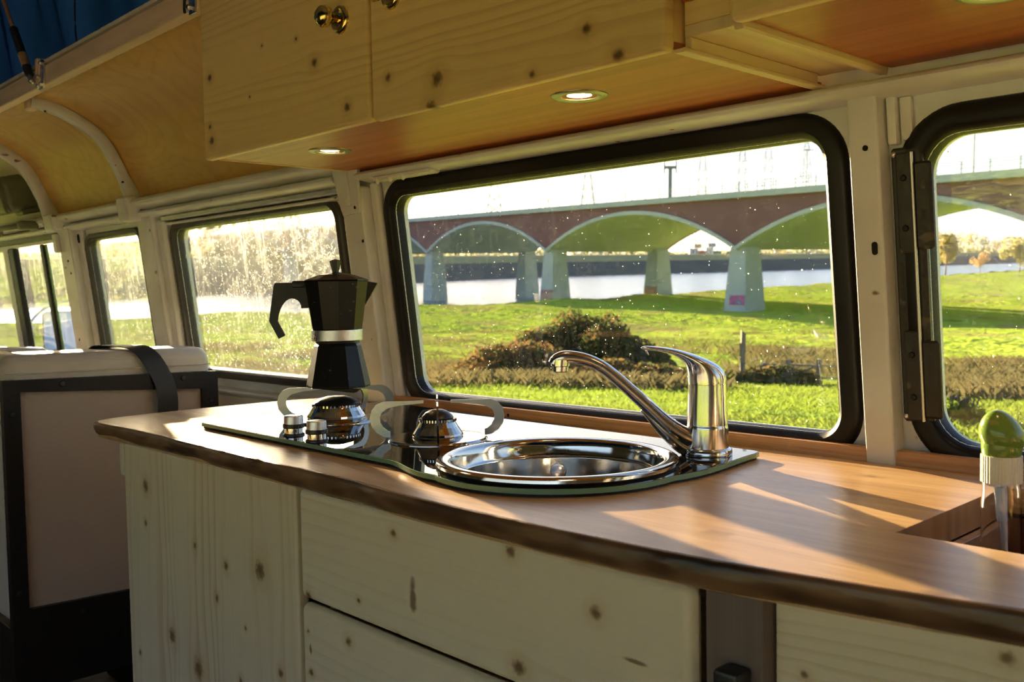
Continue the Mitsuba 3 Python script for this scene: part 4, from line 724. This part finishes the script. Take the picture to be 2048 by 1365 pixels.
def gridmesh(X, Y, Z):
    n, m = X.shape; i, j = np.meshgrid(np.arange(n - 1), np.arange(m - 1), indexing='ij'); a = (i * m + j).ravel()
    return tm(out(np.stack([X, Y, Z], -1).reshape(-1, 3)), np.vstack([np.stack([a, a + m, a + m + 1], 1), np.stack([a, a + m + 1, a + 1], 1)]))
ux = np.sinh(np.linspace(-1, 1, 280) * 5.2) / math.sinh(5.2) * 1400; uy = np.concatenate([np.linspace(-300, -2, 20), 2 + np.sinh(np.linspace(0, 1, 300) * 4.4) / math.sinh(4.4) * 1100])
gx, gy = np.meshgrid(ux, uy, indexing='ij')
single('meadow', gridmesh(gx, gy, hz(gx, gy)), 'mat_meadow', kind='structure', smooth=True)
mat('gravel', pri(proc(lambda p, n, uv: mix((0.40, 0.34, 0.27), (0.28, 0.24, 0.19), fbm(p.x * 3, p.y * 3) * .6 + .5 * noise(p.x * 30, p.y * 30))), 0.9))
gv = rbox((-60, -9.0, -.62), (60, -1.6, -.50), .02)
single('gravel_road', gv, 'mat_gravel', kind='structure')
rx_, ry_ = np.meshgrid(np.linspace(-900, 2400, 30), np.linspace(20, 2600, 30), indexing='ij')
single('river', gridmesh(rx_, ry_, rx_ * 0 - 9.0), 'mat_river', kind='structure', smooth=True)
FAR = np.array([(-900, -160), (-250, 110), (-84, 215), (-36, 317), (16, 399), (100, 475), (185, 553), (370, 740), (800, 1250), (2000, 2500)])
fs_ = spline(FAR, 90); tn = np.gradient(fs_, axis=0); tn /= np.linalg.norm(tn, axis=1, keepdims=True); fn_ = np.stack([-tn[:, 1], tn[:, 0]], 1)
def strip(prof): return gridmesh(*[np.stack(a, 1) for a in zip(*[(fs_[:, 0] + fn_[:, 0] * d, fs_[:, 1] + fn_[:, 1] * d, np.full(90, z)) for d, z in prof])])
single('far_bank_slope', strip([(-4, -11), (0, -9), (9, -5.5), (16, -2.9)]), 'mat_bank_stone', kind='structure')
single('far_bank_top', strip([(16, -2.9), (24, -1.0), (30, .1), (60, .3), (300, .2), (900, 0), (3000, -2)]), 'mat_bank_top', kind='structure')

# bridge
br = thing('arch_bridge', 'red-brick arch bridge on tall concrete piers spanning the meadow and river', 'bridge')
dB = np.array([.1182, -.1843]) * 194; L = np.linalg.norm(dB); dB /= L; pB = np.array([.842, .539]); F0 = np.array([-17.2, 194.])
def BP(t, q, z): return np.stack([F0[0] + dB[0] * t + pB[0] * q, F0[1] + dB[1] * t + pB[1] * q, np.asarray(z) + t * 0], -1)
def bplate(loops, q0, q1):
    m = extr(loops, q1 - q0); v = np.asarray(m.vertices); return tm(out(BP(v[:, 0], v[:, 2] + q0, v[:, 1])), m.faces)
K0, K1 = -9, 5
ZS, RISE, ZT = .55, 5.3, 7.15
hl = L / 2; Rr = (hl ** 2 + RISE ** 2) / (2 * RISE)
def arch(k, off, n=24):
    a = math.asin(hl / Rr); th = np.linspace(-a, a, n); return np.stack([k * L + hl + (Rr + off) * np.sin(th) * (hl / ((Rr + off) * math.sin(a)) if off else 1), ZS + RISE - Rr + (Rr + off) * np.cos(th)], 1)
loop = [(K1 * L, ZT), (K0 * L, ZT)]
for k in range(K0, K1): loop += [tuple(p) for p in arch(k, 0)[(0 if k == K0 else 1):]]
part(br, 'spandrel_wall', bplate(loop, .0, .7), 'mat_brick', label='dark red brick front face')
part(br, 'spandrel_wall', bplate(loop, 25.3, 26.0), 'mat_brick')
for k in range(K0, K1):
    a, b = arch(k, -.02), arch(k, .55)
    part(br, 'arch_rim', bplate(np.vstack([a, b[::-1]]), -.25, .75), 'mat_concrete', smooth=30, label='pale concrete arch rim')
    part(br, 'vault', bplate(np.vstack([arch(k, 0), arch(k, .5)[::-1]]), .7, 25.3), 'mat_concrete', smooth=30, label='vaulted soffit of the arch')
part(br, 'deck', bplate([(K0 * L, ZT), (K1 * L, ZT), (K1 * L, ZT + .75), (K0 * L, ZT + .75)], -.6, 26.6), 'mat_concrete', label='pale deck edge')
for q in (-.4, 26.4):
    bars = [bplate([(K0 * L, z), (K1 * L, z), (K1 * L, z + .07), (K0 * L, z + .07)], q - .04, q + .04) for z in (8.35, 8.75, 9.05)] + [bplate([(t, 7.9), (t + .10, 7.9), (t + .10, 9.08), (t, 9.08)], q - .05, q + .05) for t in np.arange(K0 * L, K1 * L, 3.0)]
    part(br, 'railing', cat(*bars), 'mat_rail_pale', label='pale green metal railing')
def pier(k, q, grd):
    c = lambda t, w, u, z: [BP(np.float64(k * L + t + a * w), np.float64(q + b * u), np.float64(z)) for a in (-1, 1) for b in (-1, 1)]
    zb = -11.0 if k <= 0 else -8.2
    return hull(out(np.array(c(0, 1.95, 1.9, zb) + c(0, 1.85, 1.8, -7.0) + c(0, 1.30, 1.35, .55) + c(0, 1.1, 1.3, 1.0))))
for k in range(-5, 4):
    for q in (1.7, 24.3): part(br, 'pier', pier(k, q, 0), 'mat_concrete', label='tapering concrete pier')
def graffiti(k, q, t0, t1, z0, z1, m):
    """A painted patch on the pier face that looks at the meadow."""
    w = lambda z: 1.8 + (1.35 - 1.8) * (z + 7.0) / 7.55
    P = [BP(np.float64(k * L + t), np.float64(q - w(z) - o), np.float64(z)) for t, z in ((t0, z0), (t1, z0), (t1, z1), (t0 + .15, z1 - .1)) for o in (.01, .06)]
    part(br, 'graffiti', hull(out(np.array(P))), m, label='painted graffiti lettering on the pier')
graffiti(2, 1.7, -1.0, 1.7, -6.5, -5.2, 'mat_graffiti'); graffiti(1, 1.7, -1.7, 1.8, -7.6, -5.6, 'mat_graffiti_muted'); graffiti(1, 24.3, -1.7, 1.7, -7.2, -5.6, 'mat_graffiti_muted')
def post_at(px, depth): return (px - 1024) / 1905 * depth
def lamp(t, q, h, double=False):
    k = thing('street_lamp', LAMP_LABELS[len([1 for x in labels if x.startswith('street_lamp')])], 'street lamp', 'lamps along the bridge')
    b = BP(np.float64(t), np.float64(q), np.float64(7.9)); top = b + [0, 0, h]
    part(k, 'pole', sweep(out(np.array([b, b + [0, 0, h * .5], top])), [.11, .085, .06], sides=8, up=(1, 0, 0)), 'mat_pole_dark', smooth=50)
    a = np.array([pB[0], pB[1], 0]); part(k, 'arm', cat(hull(out(np.array([top + a * s + [0, 0, z] + np.array([dB[0], dB[1], 0]) * e for s in (-.2, 1.5) for z in (-.05, .08) for e in (-.12, .12)])))), 'mat_pole_dark')
LAMP_LABELS = ['dark pole on the bridge near the left edge of the big window', 'thin street lamp on the bridge above the second arch', 'shorter street lamp on the bridge right of the second arch crown', 'street lamp on the bridge at the right edge of the big window', 'shorter street lamp on the bridge at left in the small right window', 'tall street lamp on the bridge in the small right window']
for t, q, h in ((.22 * L, 2.0, 4.6), (1.42 * L, 2.0, 6.0), (1.78 * L, 24, 7.5), (2.28 * L, 24, 6.5), (2.62 * L, 24.0, 5.2), (2.72 * L, 2.0, 8.3)): lamp(t, q, h)
# pylons
def pylon(px, depth, top_px, name, half, arms, lab):
    k = thing('pylon', lab, 'pylon', 'power pylons behind the bridge'); X = post_at(px, depth); zt = (512 - top_px) * depth / 1905; z0 = -1.0; H = zt - z0
    P = lambda s, e, f: np.array([X + e * half * (1 - .88 * s), depth + f * half * (1 - .88 * s), z0 + s * H])
    ps = []; w = .10 * half ** .5
    for e in (-1, 1):
        for f in (-1, 1): ps.append(bar(out(P(0, e, f)), out(P(1, e, f)), w * 1.5, w * 1.5, (0, 1, 0)))
    N = 9
    for i in range(N):
        a, b = 1 - (1 - i / N) ** 1.25 if i else 0, 1 - (1 - (i + 1) / N) ** 1.25
        for f in (-1, 1): ps += [bar(out(P(a, -1, f)), out(P(b, 1, f)), w, w, (0, 1, 0)), bar(out(P(a, 1, f)), out(P(b, -1, f)), w, w, (0, 1, 0))]
        ps.append(bar(out(P(b, -1, 1)), out(P(b, 1, 1)), w, w, (0, 1, 0)))
    part(k, 'tower', cat(*ps), 'mat_pylon_grey')
    for s, ln in arms: part(k, 'cross_arm', cat(bar(out(P(s, 0, 0) - [ln, 0, 0]), out(P(s, 0, 0) + [ln, 0, 0]), w * 1.6, w * 2, (0, 0, 1))), 'mat_pylon_grey')
for px, dp, tp_, hf, lab in ((1480, 520, 255, 4.6, 'lattice pylon above the right slope of the second arch'), (1531, 560, 250, 5.0, 'lattice pylon second from the right edge of the big window'), (1606, 620, 268, 6, 'lattice pylon nearest the right edge of the big window'), (1402, 640, 280, 6, 'faint lattice pylon right of the short dark mast'),
                         (1175, 680, 330, 9, 'broad faint lattice pylon above the left flank of the second arch'), (1090, 760, 345, 7, 'faint lattice pylon above the valley between two arches'), (990, 760, 352, 12, 'broad faint lattice pylon above the first arch')):
    pylon(px, dp, tp_, 'pylon', hf, ((.72, hf * .9), (.86, hf * .7)), lab)
mt = thing('mast', 'dark forked steel mast behind the bridge above the second arch crown', 'mast')
X = post_at(1338, 260); zt = lambda y: (512 - y) * 260 / 1905
part(mt, 'pole', bar(out([X, 260, zt(470)]), out([X, 260, zt(338)]), .75, .75, (0, 1, 0)), 'mat_pole_dark')
part(mt, 'cross_arm', bar(out([X - 1.6, 260, zt(340)]), out([X + 1.6, 260, zt(340)]), .5, .8), 'mat_pole_dark')
for e in (-1.6, 1.6): part(mt, 'prong', bar(out([X + e, 260, zt(352)]), out([X + e, 260, zt(312)]), .28, .28, (0, 1, 0)), 'mat_pole_dark')

ORD = ['first', 'second', 'third', 'fourth', 'fifth', 'sixth', 'seventh', 'eighth', 'ninth']
# trees
def tree(px, depth, base_px, top_px, width_px, leafm, lab, n, seed, grp=None, zb=None, name='tree', slim=1.0):
    g = np.random.default_rng(seed); s = depth / 1905; X = post_at(px, depth); z0 = (512 - base_px) * s if zb is None else zb; z1 = (512 - top_px) * s; Wd = width_px * s / 2; H = z1 - z0
    k = thing(name, lab, 'tree', grp); P = []
    nb = 9; cen = np.stack([g.normal(0, .38, nb) * Wd, g.normal(0, .38, nb) * Wd, z0 + H * g.uniform(.38, .85, nb)], 1); rad = g.uniform(.30, .52, nb) * Wd
    i = g.integers(0, nb, n); d = g.normal(size=(n, 3)); d /= np.linalg.norm(d, axis=1, keepdims=True)
    P = cen[i] + d * (rad[i] * g.uniform(.45, 1.05, n) ** .5)[:, None] * [1, 1, H / (2.6 * Wd) * slim + .35]
    P[:, 2] = np.clip(P[:, 2], z0 + H * .12, z1); P += [X, depth, 0]
    part(k, 'crown', cards(out(P), H * .038, g), leafm, kind=None)
    tr_ = [sweep(out(np.array([[X, depth, z0 - .5], [X + .02 * H, depth, z0 + H * .35], [X, depth, z0 + H * .7]])), [H * .022, H * .016, H * .006], sides=7, up=(1, 0, 0))]
    for b in range(3): e = cen[b]; tr_.append(sweep(out(np.array([[X + .01 * H, depth, z0 + H * .25], [X + e[0] * .5, depth + e[1] * .5, (z0 + H * .25 + e[2]) / 2], [X + e[0], depth + e[1], e[2]]])), [H * .010, H * .007, H * .003], sides=5, up=(1, 0, 0)))
    part(k, 'trunk', cat(*tr_), 'mat_bark_dark', smooth=50)
tree(1888, 323, 556, 476, 66, 'mat_tree_gold', 'yellow autumn tree on the river edge at left in the small right window', 2600, 1)
tree(1957, 340, 553, 512, 34, 'mat_tree_orange', 'small orange tree on the river edge in the small right window', 1200, 2)
tree(2036, 330, 551, 482, 62, 'mat_tree_yellow', 'yellow-green tree at the right edge of the small right window', 2600, 3)
for i, (px, w, tp_) in enumerate(((1850, 46, 474), (1872, 40, 462), (1905, 44, 478), (1932, 46, 472), (1962, 44, 476), (1990, 40, 484), (2018, 44, 482), (2052, 50, 476))):
    tree(px, 620 + 18 * i, 520, tp_, w, ['mat_tree_far', 'mat_tree_brown', 'mat_tree_far', 'mat_tree_yellow'][i % 4], f'hazy {["olive", "brown", "olive", "yellowish"][i % 4]} tree on the far bank, {ORD[i]} from the left in the small right window', 900, 20 + i, 'far bank trees beyond the right window', zb=-2.0)
for i, (px, dp, w, tp_) in enumerate(((835, 380, 40, 492), (800, 370, 36, 498), (1010, 430, 30, 506), (945, 415, 26, 508), (1245, 480, 30, 508), (1560, 560, 30, 500))):
    tree(px, dp, 520, tp_, w, ['mat_tree_brown', 'mat_tree_gold'][i % 2], ['low brown tree on the far bank at the left edge of the big window', 'low golden bush on the far bank at the very left of the big window', 'low brown bush on the far bank between the first two piers', 'low golden bush on the far bank behind the first arch', 'low brown bush on the far bank under the second arch', 'low golden bush on the far bank under the third arch'][i], 700, 50 + i, None, zb=-2.2, name='riverside_bush')
for i, px in enumerate((-60, 10, 75, 140, 205, 262, 330, 410, 480)):
    tree(px, 245 + 9 * i, 560, 468 + 8 * (i % 3), 92, ['mat_tree_brown', 'mat_tree_far'][i % 2], f'hazy far-bank tree behind the dirty left windows, {ORD[i]} from the left', 1300, 70 + i, 'far bank trees beyond the left windows', zb=-3.0)
for i, (px, tp_) in enumerate(((352, 434), (424, 428), (500, 431), (575, 426), (648, 438))):
    tree(px, 430, 545, tp_, 88, ['mat_tree_brown', 'mat_tree_far'][i % 2], f'tall tree behind the bridge, {ORD[i]} from left in the moka pot window', 1300, 110 + i, 'tall trees behind the bridge at left', zb=-2.0)
dg = np.random.default_rng(91); n_ = 9000; dX = dg.uniform(-1500, 1900, n_); dD = 1150 + dg.uniform(-60, 60, n_) + .15 * np.abs(dX)
dP = np.stack([dX, dD, dg.uniform(-2, 1, n_) + 9.5 * dg.uniform(0, 1, n_) * (.55 + .45 * np.sin(dX * .021) * np.sin(dX * .0057 + 1))], 1)
lk = thing('distant_treeline', 'low hazy line of distant trees on the horizon beyond the river', 'trees', kind='stuff')
scene[lk] = mikit.ply(cards(out(dP), 4.2, dg), 'mat_tree_far')
# containers far behind the second arch
for i, (px, y0, y1, w, m_) in enumerate(((1386, 514, 500, 16, 'mat_box_blue'), (1402, 514, 504, 14, 'mat_box_red'), (1418, 514, 498, 15, 'mat_box_white'), (1434, 514, 505, 14, 'mat_box_green'), (1394, 499.4, 491, 15, 'mat_box_ochre'), (1422, 497.4, 489.5, 16, 'mat_box_blue'))):
    s = 700 / 1905; X = post_at(px, 700); c_ = thing('container', ['blue container at the left of the stack behind the second arch', 'red container in the lower row behind the second arch', 'white container in the lower row behind the second arch', 'green container at the right of the lower row behind the second arch', 'ochre container on top at left behind the second arch', 'blue container on top at right behind the second arch'][i], 'container')
    part(c_, 'box', hull(out(np.array([[X + a * w * s / 2, 700 + b * 4, (512 - y) * s] for a in (-1, 1) for b in (0, 1) for y in (y0, y1)]))), m_)
    for a in (-1, 1): part(c_, 'door_bar', bar(out([X + a * w * s / 4, 699.9, (512 - y0) * s + .1]), out([X + a * w * s / 4, 699.9, (512 - y1) * s - .1]), .15, .15, (0, 1, 0)), 'mat_zinc')

# near vegetation
rng = np.random.default_rng(11)
def ground_pts(n, px0, px1, d0, d1, g, clump=None):
    d = d0 * (d1 / d0) ** g.uniform(size=n); X = (g.uniform(px0, px1, n) - 1024) / 1905 * d
    return np.stack([X, d, hz(X, d)], 1)
def jitter(C, n, r, g):
    i = g.integers(0, len(C), n); a = g.uniform(0, 2 * math.pi, n); rr = r * np.sqrt(g.uniform(size=n)); X, Y = C[i, 0] + rr * np.cos(a), C[i, 1] + rr * np.sin(a); return np.stack([X, Y, hz(X, Y)], 1)
gt = thing('grass', 'bright green grass growing on the near bank under the windows', 'grass', kind='stuff')
def oblades(P, h, w, g, lean=.35):
    m = blades(P, h, w, g, lean); return tm(out(np.asarray(m.vertices)), m.faces)
scene[gt] = mikit.ply(cat(oblades(ground_pts(60000, 380, 2250, 8.0, 19, rng), .055, .0035, rng, .8), oblades(jitter(ground_pts(700, 380, 2250, 8.5, 45, rng), 26000, .45, rng), .085, .005, rng, .8)), 'mat_grass_blade')
wd_ = thing('dry_weeds', 'brown dry weeds and dead stalks on the slope beyond the window', 'weeds', kind='stuff')
P = np.vstack([jitter(ground_pts(120, 840, 1180, 15, 30, rng), 5500, .8, rng), jitter(ground_pts(60, 1130, 1400, 14, 20, rng), 1800, .7, rng), jitter(ground_pts(90, 1850, 2080, 12.5, 26, rng), 3600, .7, rng), jitter(ground_pts(40, 1480, 1690, 20, 45, rng), 2500, .9, rng), jitter(ground_pts(40, 380, 720, 18, 50, rng), 3500, 1.0, rng), jitter(ground_pts(160, 800, 1700, 30, 90, rng), 5000, 1.1, rng)])
scene[wd_] = mikit.ply(oblades(P, .24, .008, rng, .8), 'mat_dry_blade')
def shrub(px, depth, half, hgt, n, lab, seed, leafs, name='bramble_bush', size=.075):
    g = np.random.default_rng(seed); X = post_at(px, depth); k = thing(name, lab, 'bush'); nb = 16
    c = np.stack([X + g.uniform(-1, 1, nb) * half * .8, depth + g.uniform(-1, 1, nb) * half * .5, np.zeros(nb)], 1)
    hh = hgt * (1 - .75 * ((c[:, 0] - X) / half) ** 2) * g.uniform(.75, 1.05, nb); gz = hz(c[:, 0], c[:, 1])
    for leafm, frac in leafs:
        i = g.integers(0, nb, int(n * frac)); d = g.normal(size=(len(i), 3)); d[:, 2] = np.abs(d[:, 2]); d /= np.linalg.norm(d, axis=1, keepdims=True)
        P = np.stack([c[i, 0], c[i, 1], gz[i]], 1) + d * (g.uniform(.5, 1.06, len(i)) ** .5)[:, None] * np.stack([np.full(len(i), half * .42), np.full(len(i), half * .42), hh[i]], 1)
        part(k, 'leaves', cards(out(P), size, g), leafm)
    st = []
    for j in range(26):
        a = g.uniform(0, 2 * math.pi); b = g.integers(0, nb); p0 = np.array([c[b, 0], c[b, 1], gz[b]]); p1 = p0 + [math.cos(a) * half * .3, math.sin(a) * half * .3, hh[b] * 1.0]; st.append(sweep(out(np.array([p0, (p0 + p1) / 2 + [0, 0, .15], p1])), [.012, .009, .004], sides=5, up=(1, 0, 0)))
    part(k, 'stem', cat(*st), 'mat_bark_dark')
shrub(1165, 22, 1.75, 1.45, 20000, 'dark rounded bramble bush in the meadow behind the tap spout', 31, (('mat_bramble', .68), ('mat_bramble_brown', .32)))
shrub(1030, 19.5, 1.5, .75, 8000, 'low brown bramble sprawl left of the dark bush', 32, (('mat_bramble_brown', .7), ('mat_bramble', .3)))
shrub(1240, 17.5, 1.1, .50, 6000, 'low brown bramble clump below the dark bush behind the tap', 35, (('mat_bramble_brown', .6), ('mat_bramble', .4)))
shrub(1560, 17.6, .75, .36, 4500, 'low dark bush in front of the wooden rail fence', 33, (('mat_bramble', .7), ('mat_bramble_brown', .3)))
shrub(1890, 9.6, .35, .26, 2600, 'small green weed bush at the lower left of the small right window', 34, (('mat_grass_blade', .6), ('mat_bramble', .4)), 'weed_bush', .035)
def fpost(px, depth, top_px, w, lab):
    X = post_at(px, depth); zb = float(hz(X, depth)); zt_ = (512 - top_px) * depth / 1905; k = thing('fence_post', lab, 'post')
    part(k, 'stake', hull(out(np.array([[X + a * w, depth + b * w, zb - .2] for a in (-1, 1) for b in (-1, 1)] + [[X + a * w * .9 + .01, depth + b * w * .9, zt_ - .03 * (a + 1)] for a in (-1, 1) for b in (-1, 1)]))), 'mat_weathered')
fpost(1486, 19, 664, .045, 'tall weathered fence post in the meadow right of the tap lever')
fpost(1211, 16.8, 757, .030, 'short dark fence post in the grass between spout and lever')
fpost(1972, 13.4, 774, .030, 'slanted weathered post behind the green bottle cap')
fn = thing('rail_fence', 'dark low wooden rail fence with a diagonal brace at the right of the big window', 'fence'); dpt = 17.8
R_ = lambda px, y: out([post_at(px, dpt), dpt, (512 - y) * dpt / 1905])
for a, b in (((1578, 724), (1578, 775)), ((1640, 724), (1640, 768)), ((1700, 724), (1700, 768)), ((1530, 730), (1530, 768))): part(fn, 'post', bar(R_(*a), R_(*b), .07, .07, (0, 1, 0)), 'mat_weathered')
for y in (733, 757): part(fn, 'rail', bar(R_(1526, y), R_(1712, y + 6), .035, .05, (0, 1, 0)), 'mat_weathered')
part(fn, 'brace', bar(R_(1585, 760), R_(1640, 735), .035, .05, (0, 1, 0)), 'mat_weathered'); part(fn, 'brace', bar(R_(1485, 760), R_(1482, 690), .03, .03, (0, 1, 0)), 'mat_weathered')
